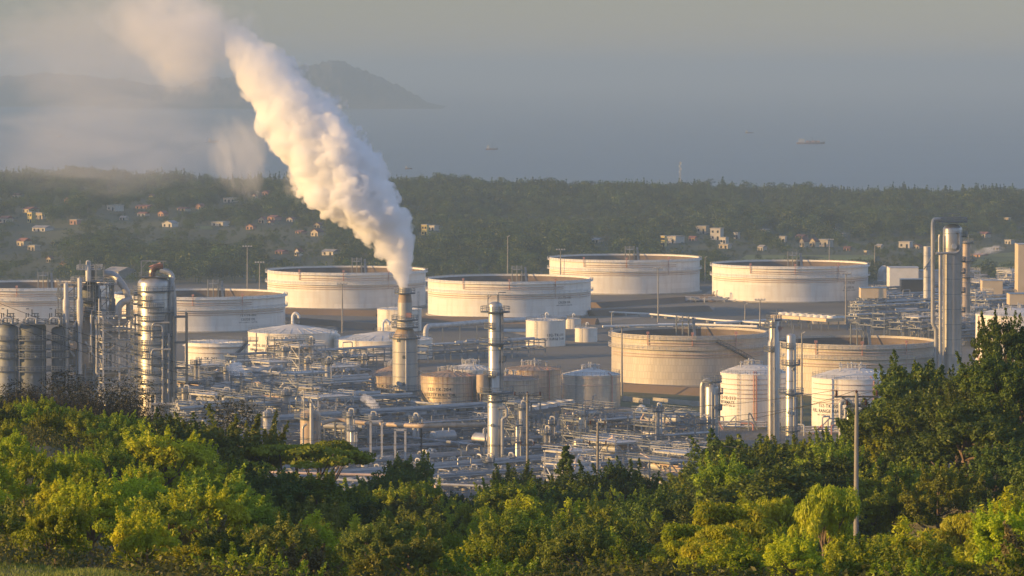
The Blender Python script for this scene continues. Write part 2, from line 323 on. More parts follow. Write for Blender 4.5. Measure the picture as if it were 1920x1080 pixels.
k2 = nn(nt, "ShaderNodeTexNoise"); k2.inputs['Scale'].default_value = 2; k2.inputs['Detail'].default_value = 6; L.new(mp2.outputs[0], k2.inputs['Vector'])
cr = nn(nt, "ShaderNodeValToRGB"); cr.color_ramp.elements[0].position = .4; cr.color_ramp.elements[1].position = .7; cr.color_ramp.elements[0].color = (.015, .034, .05, 1); cr.color_ramp.elements[1].color = (.04, .068, .085, 1)
L.new(k2.outputs[0], cr.inputs[0]); L.new(cr.outputs[0], b.inputs['Base Color'])
mb = MB(); mb.add([(-44000, 2400, -2), (44000, 2400, -2), (44000, 44000, -2), (-44000, 44000, -2)], [(0, 1, 2, 3)]); struct('sea', mb, sm)

# island headlands across the bay (low heightfields with a shore)
def island(name, d, prof, depth, m, label):
    """prof: (px, py) skyline over the waterline; a ridge with flanks falling to the shore before and behind"""
    nx, ny = 150, 34; V = []
    x0, x1 = prof[0][0], prof[-1][0]; rng = random.Random(5)
    for j in range(ny):
        v = j/(ny-1)*2-1
        for i in range(nx):
            px = x0+(x1-x0)*i/(nx-1); p = D(px, lerp(px, prof), d); h = max(0, p.z+2)
            k = (1-abs(v)**1.5); z = -4+h*k+min(h, 30)*.22*k*math.sin(px*.13+v*7)*math.sin(v*5+px*.05)*.7+min(h, 25)*.10*k*math.sin(px*.45+v*13)
            if k > .3: z += rng.uniform(-1, 1)*min(h*.06, 4)
            V.append((p.x, d+v*depth, z+(2 if k > .02 else 0)))
    Fq = np.array([(j*nx+i, j*nx+i+1, (j+1)*nx+i+1, (j+1)*nx+i) for j in range(ny-1) for i in range(nx-1)])
    o = bpy.data.objects.new(name, np_mesh(name, np.array(V), Fq, m, True)); COL.objects.link(o); o['kind'] = 'structure'; return o
im = mat('island_scrub', (.075, .075, .05), .95, 0, .5, .02, dirt=(.16, .12, .08), dirt_amt=.6)
island('island_hill', 12100, [(200, 203), (300, 175), (380, 150), (450, 142), (540, 128), (600, 118), (625, 114), (645, 117), (680, 131), (712, 147), (748, 160), (775, 178), (800, 192), (818, 196), (835, 200)], 500, im, '')
island('headland_hill', 12800, [(-420, 200), (-300, 160), (-120, 150), (0, 145), (60, 140), (110, 137), (160, 144), (230, 150), (290, 160), (360, 172), (430, 180), (520, 186), (600, 203)], 450, im, '')

# haze: one even box of air
hm = bpy.data.materials.new('haze_air'); hm.use_nodes = True; nt = hm.node_tree; nt.nodes.clear(); o_ = nn(nt, "ShaderNodeOutputMaterial"); pv = nn(nt, "ShaderNodeVolumePrincipled")
pv.inputs['Color'].default_value = (.37, .52, .70, 1); pv.inputs['Density'].default_value = HAZE; pv.inputs['Anisotropy'].default_value = .1
nt.links.new(pv.outputs[0], o_.inputs['Volume'])
mb = MB(); mb.box((0, 20000, 66), (180000, 60000, 190)); hz = mb.build('haze', hm); hz['kind'] = 'stuff'; hz['label'] = 'pale haze over the whole bay'

# paved and planted sheets laid on the yard
def sheet(name, pts, m, z=.02, zs=None):
    mb = MB(); mb.add([tuple(G(px, py, z)) for px, py in pts], [tuple(range(len(pts)))]); return struct(name, mb, m)
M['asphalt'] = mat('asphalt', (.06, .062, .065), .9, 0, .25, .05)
M['grassm'] = mat('dry_grass', (.10, .10, .035), .95, 0, .4, .08)
M['roadm'] = mat('pale_concrete_road', (.26, .24, .21), .9, 0, .15, .05)
M['berm'] = mat('brown_bund_earth', (.17, .125, .085), .95, 0, .25, .04)
sheet('yard_grass', [(1150, 735), (1760, 735), (1760, 810), (1180, 800)], M['grassm'], .012)
sheet('yard_road', [(1160, 762), (1345, 775), (1345, 782), (1160, 769)], M['roadm'], .03)
sheet('yard_asphalt', [(1165, 772), (1330, 786), (1330, 812), (1180, 800)], M['asphalt'], .02)  # dark grey asphalt sheet laid over the yard grass
for i, (pts, nm) in enumerate([([(520, 596), (720, 606), (720, 611), (520, 602)], 'farm_road'), ([(1100, 600), (1340, 575), (1340, 580), (1100, 607)], 'farm_road'),
                               ([(790, 600), (1110, 604), (1110, 608), (790, 605)], 'farm_road'), ([(1310, 556), (1340, 540), (1348, 541), (1322, 558)], 'farm_road')]):
    sheet(nm, pts, M['roadm'], .03)
def bund(p, q, h=2.2, wd=9):
    a, b_ = G(*p), G(*q); d = (b_-a).normalized(); n_ = Vector((-d.y, d.x, 0)); mb = MB(); vv = []
    for o in (a, b_):
        for off, z in ((-wd/2, 0), (-wd/6, h), (wd/6, h), (wd/2, 0)): vv.append(tuple(o+n_*off+Vector((0, 0, z))))
    mb.add(vv, [(0, 1, 5, 4), (1, 2, 6, 5), (2, 3, 7, 6), (0, 3, 2, 1), (4, 5, 6, 7)]); o = struct('earth_bank', mb, M['berm'])
for p, q in (((530, 588), (712, 592)), ((535, 604), (715, 618)), ((1112, 577), (1330, 562)), ((790, 603), (1120, 608)), ((1105, 592), (1325, 583)), ((1320, 566), (1345, 560)), ((1150, 731), (1345, 742))): bund(p, q)

# ------------------------------------------------------------------ storage tanks
def text_mesh(s_, size):
    c = bpy.data.curves.new('t', 'FONT'); c.body = s_; c.size = size; c.align_x = 'CENTER'; c.resolution_u = 2; c.offset = size*.012; c.space_character = 1.18 if any(ch.isdigit() for ch in s_) else 1.04
    o = bpy.data.objects.new('t', c); COL.objects.link(o); dg = bpy.context.evaluated_depsgraph_get(); me = bpy.data.meshes.new_from_object(o.evaluated_get(dg))
    vv = [tuple(v.co) for v in me.vertices]; ff = [tuple(p.vertices) for p in me.polygons]
    bpy.data.objects.remove(o); bpy.data.curves.remove(c); bpy.data.meshes.remove(me); return vv, ff
def lettering(t, c, Rr, lines):
    """lines: (text, u across the front -1..1, z, cap height)"""
    for s_, u, z, h in lines:
        vv, ff = text_mesh(s_, h*1.38*.72); th0 = math.asin(u); mb = MB()
        mb.add([(c.x+(Rr+.05)*math.sin(th0+x/Rr), c.y-(Rr+.05)*math.cos(th0+x/Rr), z+y) for x, y, _ in vv], ff); mb.build('lettering', M['letter'], t)
def ang(u): return math.asin(max(-1, min(1, u)))-math.pi/2      # front coordinate u (-1..1) -> angle round the axis
def tank_dims(px, w_, yb, yf):
    f0 = G(px, yb); df = f0.y; Rr = w_*df/(2*F-w_); c = Vector((f0.x*(df+Rr)/df, df+Rr, 0)); H = D(px, yf, df).z; return c, Rr, H
def arc_pipe(c, Rr, z, u0, u1, r=.14, seg=24): a0, a1 = ang(u0), ang(u1); return MB().tube([(c.x+Rr*math.cos(a0+(a1-a0)*k/seg), c.y+Rr*math.sin(a0+(a1-a0)*k/seg), z) for k in range(seg+1)], r, 6)
def stair(t, c, Rr, u0, z0, u1, z1, m=None):
    a0, a1 = ang(u0), ang(u1); n_ = 14; mb = MB(); P = lambda k, r, dz: (c.x+r*math.cos(a0+(a1-a0)*k/n_), c.y+r*math.sin(a0+(a1-a0)*k/n_), z0+(z1-z0)*k/n_+dz)
    for k in range(n_):
        mb.bar(P(k, Rr+.7, 0), P(k+1, Rr+.7, 0), 1.0, .35); mb.bar(P(k, Rr+1.15, 1.1), P(k+1, Rr+1.15, 1.1), .12); mb.bar(P(k, Rr+1.15, 0), P(k, Rr+1.15, 1.1), .1)
    mb.build('staircase', m or M['dsteel'], t)
def open_tank(px, w_, yb, yf, label, body='white_tank', texts=(), girders=(.9, 4.9), stairs=None, platform=None, redu=((-.55, .65), (-.98, .98)), group='open topped crude oil tanks'):
    c, Rr, H = tank_dims(px, w_, yb, yf); seg = 96
    t = root('storage_tank', c, label, 'tank', group)
    MB().lathe(c, [(Rr, 0), (Rr, H), (Rr-.35, H), (Rr-.35, H-.7)], seg).build('shell', M[body], t)
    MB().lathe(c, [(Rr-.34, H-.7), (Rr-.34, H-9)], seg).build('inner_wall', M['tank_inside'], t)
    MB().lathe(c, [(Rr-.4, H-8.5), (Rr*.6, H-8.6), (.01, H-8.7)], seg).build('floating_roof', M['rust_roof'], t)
    for g in girders:
        o = MB().ring(c, Rr+.002, Rr+1.0, H-g-.12, .12, seg).build('wind_girder', M[body], t)
        MB().rail(c, Rr+.95, H-g, 1.05, 96, t=.09, posts=80).build('railing', M['lsteel'], o)
    for (u0, u1), z in zip(redu, (H-2.3, H-5.9)):
        arc_pipe(c, Rr+.35, z, u0, u1, .16).build('cooling_pipe', M['redpale'], t); arc_pipe(c, Rr+.3, z-.8, u0, u1, .12).build('cooling_pipe', M['redpale'], t)
    for u in (-.55, .0, .55): a = ang(u); e = (math.cos(a), math.sin(a)); MB().tube([(c.x+(Rr+.4)*e[0], c.y+(Rr+.4)*e[1], H-3.2), (c.x+(Rr+.4)*e[0], c.y+(Rr+.4)*e[1], H+.6)], .16, 6).box((c.x+(Rr+.4)*e[0], c.y+(Rr+.4)*e[1], H+.8), (.9, .6, .7)).build('foam_pourer', M['red'], t)
    a = ang(.55); mb = MB(); mb.tube([(c.x+(Rr+.45)*math.cos(a), c.y+(Rr+.45)*math.sin(a), H-2.3), (c.x+(Rr+.45)*math.cos(a), c.y+(Rr+.45)*math.sin(a), H-6.8)], .14, 6); mb.build('cooling_riser', M['redpale'], t)
    mb = MB(); mb.lathe(c, [(Rr+.9, 0), (Rr+.9, .35), (Rr+.01, .5)], seg).build('foundation_ring', M['concrete'], t)
    # gauge platform on the rim
    u = platform if platform is not None else -.1
    a = math.pi/2+u; e = Vector((math.cos(a), math.sin(a), 0)); p = c+e*(Rr-1.5); mb = MB()
    mb.box((p.x, p.y, H+2.0), (6, 3, .2), a).railbox(p, 6, 3, H+2.1, a, 1.1)
    for dx in (-2, 0, 2): mb.tube([(p.x+dx, p.y, H-6), (p.x+dx, p.y, H+3.6)], .22, 6)
    mb.bar((p.x+3.4, p.y, H+3), (p.x+4.0, p.y-3, H-5), .9, .25)
    mb.build('gauge_platform', M['steel'], t)
    if stairs: stair(t, c, Rr, *stairs, H)
    lettering(t, c, Rr, [(s_, u_, D(px, y_, c.y-Rr).z+0, h) for s_, u_, y_, h in texts])
    return t, c, Rr, H
NET = 'NET CAPACITY : 56600 M3'
open_tank(50, 314, 606, 541, 'white open topped crude tank behind the catalytic cracking tower', texts=(), group='open topped crude oil tanks')
open_tank(374, 322, 624, 557.5, 'white open topped crude tank lettered 151-TK-003', texts=(('151-TK-003', .62, 595, 1.3), ('CRUDE OIL', .62, 603, 1.25), (NET, .62, 607.5, .62)))
open_tank(650, 297, 580.5, 512, 'white open topped crude tank standing straight behind the steaming stack')
open_tank(955, 306, 598, 528.5, 'white open topped crude tank lettered 151-TK-005', texts=(('151-TK-005', .67, 562.5, 1.3), ('CRUDE OIL', .67, 571, 1.25), (NET, .67, 575.5, .62)))
open_tank(1171, 282, 553, 488, 'white open topped crude tank with orange lit inner rim, in the rearmost row')
open_tank(1481, 292, 568, 500, 'white open topped crude tank lettered 151-TK-007', texts=(('151-TK-007', .71, 534.5, 1.3), ('CRUDE OIL', .71, 543, 1.25), (NET, .71, 547.5, .62)))
t1 = open_tank(1292, 292, 725, 630, 'beige sheet clad open tank with a dark diagonal staircase', 'clad_tank', group='beige clad open tanks', girders=(1.2, 4.4), platform=.05)
stair(t1[0], t1[1], t1[2], .30, t1[3]-2, .78, t1[3]-9)
open_tank(1604, 300, 744, 647, 'beige sheet clad open tank behind the naphtha tank', 'clad_tank', group='beige clad open tanks', girders=(1.2, 4.4))

def cone_tank(px, w_, yb, yf, ya, label, body='cream_tank', roof='roof_paint', texts=(), vent=True, dome=0, rails=True, rings=(), redv=(), group='fixed roof storage tanks', stairs=None, mast=False, grime=None, clutter=False):
    c, Rr, H = tank_dims(px, w_, yb, yf); A = D(px, ya, c.y).z-H; seg = 64
    t = root('storage_tank', c, label, 'tank', group)
    MB().lathe(c, [(Rr, 0), (Rr, H-.25), (Rr+.12, H-.25), (Rr+.12, H-.02), (Rr-.05, H)], seg).build('shell', M[body], t)
    pr = [(Rr-.05, H)]+[(Rr*(1-k/8), H+A*(1-(1-k/8)**2) if dome else H+A*k/8) for k in range(1, 8)]+[(.02, H+A)]
    rf = MB().lathe(c, pr, seg).build('roof', M[roof], t, angle=15)
    mb = MB()
    for k in range(24): a = 2*math.pi*k/24; mb.bar((c.x+(Rr-.1)*math.cos(a), c.y+(Rr-.1)*math.sin(a), H+.06), (c.x+Rr*.5*math.cos(a), c.y+Rr*.5*math.sin(a), H+(A*.76 if dome else A*.5)+.05), .12, .1)
    mb.build('roof_rib', M[roof], rf)
    if rails: MB().rail(c, Rr-.1, H, 1.05, 64, t=.07, posts=40).build('railing', M['steel'], rf)
    if vent:
        s_ = max(.35, min(.9, Rr*.06)); p = Vector((c.x, c.y-Rr*.06, H+A)); mb = MB(); mb.tube([p, p+Vector((0, 0, 3.2*s_)), p+Vector((1.1*s_, 0, 4.4*s_)), p+Vector((2.4*s_, 0, 3.2*s_)), p+Vector((2.4*s_, 0, 2.2*s_))], .55*s_, 8, 1.4*s_).build('gooseneck_vent', M['white'], rf)
        MB().rail((p.x, p.y, 0), 2.4*s_+.6, H+A-.2, 1.2, 10, t=.08).build('vent_railing', M['steel'], rf)
    if clutter:
        rng = random.Random(int(px))
        for k in range(9): a = rng.uniform(0, 6.28); r = Rr*rng.uniform(.05, .5); q = (c.x+r*math.cos(a), c.y+r*math.sin(a), H+A*(1-(r/Rr)**(2 if dome else 1))); mb = MB(); mb.tube([q, (q[0], q[1], q[2]+rng.uniform(.8, 2))], .22, 6); mb.box((q[0], q[1], q[2]+1.2), (.8, .8, .3)); mb.build('roof_nozzle', M['lsteel'], rf)
        MB().rail((c.x, c.y+Rr*.1, 0), Rr*.3, H+A*.75, 1.3, 14, t=.10).build('roof_walkway', M['lsteel'], rf)
    for z in rings: arc_pipe(c, Rr+.25, H*z, -.97, .97, .10, 40).build('cooling_ring', M['redpale'], t)
    for u in redv: a = ang(u); e = (c.x+(Rr+.35)*math.cos(a), c.y+(Rr+.35)*math.sin(a)); MB().tube([(*e, .3), (*e, H*.97), (c.x+Rr*.85*math.cos(a), c.y+Rr*.85*math.sin(a), H+A*.2+.3)], .17, 6).build('foam_riser', M['red'], t)
    a = ang(-.5 if not stairs else .9); e = Vector((c.x+Rr*math.cos(a), c.y+Rr*math.sin(a), 0)); MB().ladder(e, e+Vector((0, 0, H+1)), (math.cos(a)*.35, math.sin(a)*.35, 0)).build('ladder', M['steel'], t)
    if stairs: stair(t, c, Rr, *stairs[:1], H*stairs[1], stairs[2], H*stairs[3])
    lettering(t, c, Rr, [(s_, u_, D(px, y_, c.y-Rr).z, h) for s_, u_, y_, h in texts])
    return t, c, Rr, H
W = 'fixed roof storage tanks'
# demineralised water pair and the small tanks behind
t = cone_tank(549, 168, 674, 626, 607, 'white cone roofed tank lettered 700-TK-001A beside the smaller stair tank', texts=(('700-TK-001A', -.70, 652, 1.35), ('DEMINERALISED WATER', -.70, 660, 1.15), ('NET CAPACITY 9200 M3', -.70, 665, .6)), rings=())
mb = MB(); e = ang(-.12); q = (t[1].x+(t[2]+.4)*math.cos(e), t[1].y+(t[2]+.4)*math.sin(e)); mb.tube([(*q, .3), (*q, t[3]*.86)], .35, 8).build('overflow_pipe', M['white'], t[0])
t = cone_tank(718, 186, 676, 640, 620, 'white cone roofed tank cut across by the steaming stack', texts=(('700-TK-001B', -.62, 661, 1.3), ('DEMINERALISED WATER', -.62, 668, 1.1)))
e = t[1]+Vector((-t[2]-2, -4, 0)); MB().tube([e, e+Vector((0, 0, 7)), e+Vector((2.5, 0, 8.5)), e+Vector((4, 2, 7.5))], .6, 8, 1.5).build('overflow_pipe', M['white'], t[0])
cone_tank(749, 83, 622, 581, 575, 'tall white tank half hidden by the upper part of the stack', texts=(('700-TK-03', -.45, 607, 1.4),), rails=False)
t = cone_tank(406, 118, 690, 644, 640, 'white open rimmed tank with a brown diagonal stairway, lettered 156-TK-202', texts=(('156-TK-202', -.25, 675, 1.3),), vent=False, rings=(.8, .6), stairs=(.25, .12, .93, 1.0))
mb = MB(); p = Vector((t[1].x+t[2]*.95, t[1].y-2, t[3])); mb.box((p.x+1.5, p.y, p.z+.3), (5, 4, .2)).railbox((p.x+1.5, p.y), 5, 4, p.z+.4); mb.bar((p.x+3.5, p.y, p.z-4), (p.x+3.5, p.y, p.z+3), .3); mb.build('stair_platform', M['dsteel'], t[0])
MB().ring(t[1], t[2]+.01, t[2]+.8, t[3]-1.2, .12, 64).build('wind_girder', M['white'], t[0])
cone_tank(1023, 74, 650, 602, 595, 'white cone roofed tank lettered 102-TK, tallest of the three behind the pipe bridge', texts=(('102-TK-101', .55, 631, 1.35), ('OILY SURGE TANK', .45, 638, 1.15)), group='small white tanks behind the pipe bridge')
cone_tank(1074, 31, 617, 598, 595, 'small white tank rearmost of the trio behind the pipe bridge', group='small white tanks behind the pipe bridge')
cone_tank(1099, 42, 642, 616, 612, 'small white tank with its gooseneck vent, closest to the beige clad tank', group='small white tanks behind the pipe bridge')
U = 'utility fuel oil tanks'
cone_tank(736, 104, 757, 706, 684, 'rust streaked fuel oil tank lettered 123-TK-202, peeking out behind the stack', 'rusty_tank', 'rust_roof', (('123-TK-202', -.38, 727, 1.25), ('UTILITY FUEL OIL', -.38, 737, 1.2)), vent=False, rings=(.75,), redv=(.5,), group=U, clutter=True)
cone_tank(842, 107, 768, 707, 693, 'rust streaked fuel oil tank lettered 123-TK-204, beside the stack', 'rusty_tank', 'rust_roof', (('123-TK-204', -.36, 733.5, 1.35), ('UTILITY FUEL OIL', -.36, 743.5, 1.3), ('NET CAPACITY 1690 M3', -.36, 748, .6)), vent=False, rings=(.8, .5), redv=(.78,), group=U, stairs=(-.55, .0, -.95, .55), clutter=True)
cone_tank(882, 88, 735, 694, 680, 'white roofed tank peeking out between the rusty fuel oil tanks', 'cream_tank', 'roof_paint', vent=False, rings=(.8,), group=U, clutter=True)
cone_tank(1000, 104, 757, 695, 682, 'brown rust streaked tank behind the lettered fuel oil tank and the slim column', 'rusty_tank', 'rust_roof', vent=False, rings=(.85, .5), redv=(.55,), group=U, clutter=True)
cone_tank(953, 114, 770, 714, 701, 'rust streaked tank lettered UTILITY FUEL OIL, directly behind the slim column', 'rusty_tank', 'rust_roof', (('123-TK-203', .18, 741, 1.2), ('UTILITY FUEL OIL', .22, 751, 1.25)), vent=False, rings=(.85, .55), redv=(-.85,), group=U, clutter=True)
cone_tank(1108, 110, 768, 705, 689, 'shiny metal clad tank with red fire pipes, unlettered', 'bright_clad', 'roof_paint', vent=False, rings=(.93, .72), redv=(.68,), group=U, clutter=True)
NAPH = 'white domed product tanks'
cone_tank(1413, 125, 802, 702, 683, 'white domed tank lettered TK-313 behind the twin columns', 'white_tank', texts=(('152-TK-313', -.86, 751, 1.35), ('REFORMATE', -.86, 759, 1.2), ('NET CAPACITY 9900 M3', -.86, 764, .6)), vent=False, dome=1, rings=(.90, .80, .71, .63, .55), redv=(-.05, .02), group=NAPH, clutter=True)
cone_tank(1601, 159, 812, 712, 690, 'white domed tank lettered 152-TK-002 FULL RANGE NAPHTHA', 'white_tank', texts=(('152-TK-002', -.66, 766, 1.35), ('FULL RANGE NAPHTHA', -.64, 776, 1.4), ('NET CAPACITY : 19100 M3', -.66, 782, .65)), vent=False, dome=1, rings=(.90, .80, .70, .62, .55), redv=(.38, .48), group=NAPH, clutter=True)
cone_tank(1908, 158, 694, 593, 578, 'white tank half hidden behind the tall bush on the hill', 'white_tank', texts=(('152-TK-001', -.78, 636, 1.3),), vent=False, dome=1, rings=(.9, .8, .7, .6, .5), redv=(-.95,), group=NAPH, clutter=True)
for px, py, tx in ((1601, 760, 'the naphtha tank'), (1413, 750, 'the smaller domed tank'), (1292, 670, 'the beige clad tank'), (1108, 735, 'the shiny clad tank'), (842, 735, 'the lettered rusty tank'), (549, 645, 'the demineralised water tank'), (1023, 622, 'the white trio'), (1481, 530, 'the rear right crude tank'), (406, 660, 'the brown stairway tank')): mark(px, py, tx)
# ------------------------------------------------------------------ process columns, stacks and vessels
def vaxis(pl, pr, yt, yb, d=None):
    b_ = G((pl+pr)/2, yb) if d is None else D((pl+pr)/2, 540, d)
    d = b_.y; s_ = PX(d); c = Vector((b_.x, d, 0)); return c, (pr-pl)/2/s_, D((pl+pr)/2, yt, d).z, s_
def zat(c, py): return D(960, py, c.y).z
def platform(t, c, r, z, ext=1.1, a0=-math.pi*.9, a1=math.pi*.35, m=None):
    full = abs(a1-a0) > 6.2
    o = MB().ring(c, r+.02, r+ext, z-.12, .3, 20, a0, a1).build('platform', M[m or 'dsteel'], t)
    MB().rail(c, r+ext-.05, z+.18, 1.2, 14, a0, a1, .12).build('railing', M[m or 'steel'], o)
def dome(r, z, k=.5, n=6): return [(r*math.cos(i/n*math.pi/2), z+r*k*math.sin(i/n*math.pi/2)) for i in range(n)]+[(.01, z+r*k)]
def davit(t, p, h=2.6, l=2.2, ang_=0.0): MB().tube([p, p+Vector((0, 0, h)), p+Vector((l*math.cos(ang_), l*math.sin(ang_), h))], .12, 6).build('davit', M['steel'], t)
def column(name, c, secs, label, cat, m='clad', plats=(), pipes=(), rings=True, skirt=True, group=None, domek=.5, ladder=True, dv=True, nozzles=3):
    """secs: (radius, z0, z1) from the ground up, joined by cones; plats: (z, reach, a0, a1); pipes: lists of points with a radius"""
    t = root(name, c, label, cat, group)
    pr = []
    for r, z0, z1 in secs: pr += [(r, z0), (r, z1)]
    r, ztop = secs[-1][0], secs[-1][2]
    MB().lathe(c, pr[:-1]+dome(r, ztop, domek), 32).build('shell', M[m], t)
    if rings:
        z = secs[0][1]+3
        while z < ztop-1:
            rr = [r_ for r_, a_, b_ in secs if a_ <= z <= b_]
            if rr: MB().ring(c, rr[0]+.004, rr[0]+.09, z, .16, 32).build('band', M['steel'], t)
            z += 4.6
    for p in plats: platform(t, c, [r_ for r_, a_, b_ in secs if p[0] <= b_+3][0], *p)
    if ladder: x = c+Vector((r_x(secs, 0)*.82, -r_x(secs, 0)*.75, 0)); MB().ladder(x, x+Vector((0, 0, ztop)), (.25, -.25, 0), .6).build('ladder', M['steel'], t)
    for pts, rr in pipes: MB().tube(pts, rr, 10, rr*4).build('riser_pipe', M['duct'], t)
    for k in range(nozzles):
        z = secs[0][1]+(ztop-secs[0][1])*(.3+.6*k/max(1, nozzles)); rr = [r_ for r_, a_, b_ in secs if a_-1 <= z <= b_+1]
        if rr: a = -1.9+k*.35; e = Vector((math.cos(a), math.sin(a), 0)); MB().tube([c+e*rr[0]*.95+Vector((0, 0, z)), c+e*(rr[0]+.7)+Vector((0, 0, z))], .42, 10).build('manhole', M['steel'], t)
    if dv: davit(t, c+Vector((r*.5, 0, ztop+r*domek*.8)), 2.4, 1.8, .3)
    return t
def r_x(secs, i): return secs[i][0]

# the steaming stack
c, rb, _, s_ = vaxis(736, 783, 540, 772); Z = lambda y: zat(c, y)
t = root('steam_stack', c, 'tall grey flue gas stack with white steam pouring from its mouth', 'stack')
MB().lathe(c, [(rb, 0), (rb, Z(632))], 40).build('lower_shell', M['stackgrey'], t)
rn = 27/2/s_; rt = 22/2/s_
MB().lathe(c, [(rb, Z(632)+.001), (rb*.62, Z(616))], 40).build('cone', M['stackrust'], t)
MB().lathe(c, [(rb*.62, Z(616)+.001), (rb*.62, Z(601)), (rn, Z(598))], 40).build('collar', M['stackwhite'], t)
MB().lathe(c, [(rn, Z(598)+.001), (rn, Z(567))], 40).build('upper_shell', M['stackgrey'], t)
MB().lathe(c, [(rn, Z(567)+.001), (rt, Z(550))], 40).build('upper_cone', M['stackrust'], t)
MB().lathe(c, [(rt, Z(550)+.001), (rt, Z(539)), (rt-.25, Z(539)), (rt-.25, Z(552))], 40).build('mouth', M['stackgrey'], t)
for y in (660, 682, 706, 722): MB().ring(c, rb+.004, rb+.1, Z(y), .2, 40).build('band', M['steel'], t)
for y, r0, ex in ((550, rt, 1.3), (600, rn, 1.8), (614, rb*.62, 1.6), (634, rb, .9), (732, rb, 1.0), (743, rb, 1.0)): platform(t, c, r0, Z(y), ex, -math.pi, math.pi)
x = c+Vector((rb*.12, -rb, 0)); MB().tube([x, x+Vector((0, 0, Z(632)))], .28, 8).build('vertical_pipe', M['lsteel'], t)
x = c+Vector((rb*.95, -rb*.35, 0)); MB().ladder(x, x+Vector((0, 0, Z(545))), (.5, -.2, 0), .8).build('ladder', M['dsteel'], t)
for y0, u in ((637, -.5), (740, -.5), (668, -.05), (718, -.05)): a = ang(u); e = Vector((math.cos(a), math.sin(a), 0)); p = c+e*(rb+.03)+Vector((0, 0, Z(y0))); MB().box(p, (.9, .3, .9), a+math.pi/2).build('port', M['dsteel'], t)
MB().box(c+Vector((1.2, -rn-.3, Z(590))), (1.4, .6, 1.3)).build('hoist_box', M['red'], t)
STK = c; mark(757, 660, 'the steaming stack')

# big round fractionator at the left and its pipes
c, r, zt, s_ = vaxis(258, 321, 530, 805, 1178); Z = lambda y: zat(c, y)
P = lambda x, y, dy=0: D(x, y, c.y+dy)
t = column('fractionator_column', c, [(r, 0, Z(531))], 'fat shiny round column with a dark overhead pipe, beside the cracking tower', 'process column',
    plats=[(Z(y), 1.2, a0, a1) for y, a0, a1 in ((545, -3.1, 0), (562, -2.9, -1.6), (585, -1.8, 0), (630, -1.7, .3), (657, -3.1, -1.9), (682, -1.8, 0), (718, -3.1, -.5))]+[(Z(y), 2.0, -3.5, -2.5) for y in (552, 570, 590, 608, 626, 644, 664, 690, 705, 735, 755)]+[(Z(y), 1.0, -2.5, -1.0) for y in (575, 600, 618, 645, 670, 700, 735)],
    pipes=[([P(312, 770, -3), P(312, 740, -3), P(312, 590, -3)], .45), ([P(320, 800, -2), P(320, 540, -2), P(326, 520, -1)], .5), ([P(326, 800, -1), P(326, 560, -1), P(322, 530, -1), P(322, 512, 0), P(300, 506, 0)], .8),
           ([P(305, 760, -5), P(305, 610, -5), P(285, 610, -5)], .3), ([P(284, 700, -5), P(284, 655, -5), P(320, 655, -5)], .3), ([P(286, 640, -5), P(286, 605, -5), P(318, 605, -5)], .3), ([P(316, 625, -4), P(316, 800, -4)], .35),
           ([P(284, 758, -5.4), P(330, 758, -5)], .5), ([P(283, 770, -5), P(283, 740, -5), P(292, 735, -5), P(292, 800, -5)], .35)], domek=.42, nozzles=7)
MB().tube([P(285, 520), P(285, 508), P(292, 500), P(306, 500)], .95, 10, 2).build('overhead_pipe', M['porcelain'], t)
mb = MB(); mb.bar(P(265, 522), P(265, 489), .3); mb.bar(P(265, 489), P(312, 490), .3); mb.bar(P(265, 503), P(277, 490), .2); mb.bar(P(306, 522), P(306, 490), .25); mb.build('lifting_gantry', M['steel'], t)
o = MB().box((c.x, c.y, Z(519)), (8, 6, .2)).build('top_platform', M['dsteel'], t); MB().railbox(c, 8, 6, Z(519)+.1).build('railing', M['steel'], o)
wsx = P(301, 494); MB().tube([wsx, wsx+Vector((-3.2, 0, -.9))], [.35, .15], 8).build('windsock', M['red'], t)
mark(292, 650, 'the fat shiny column')

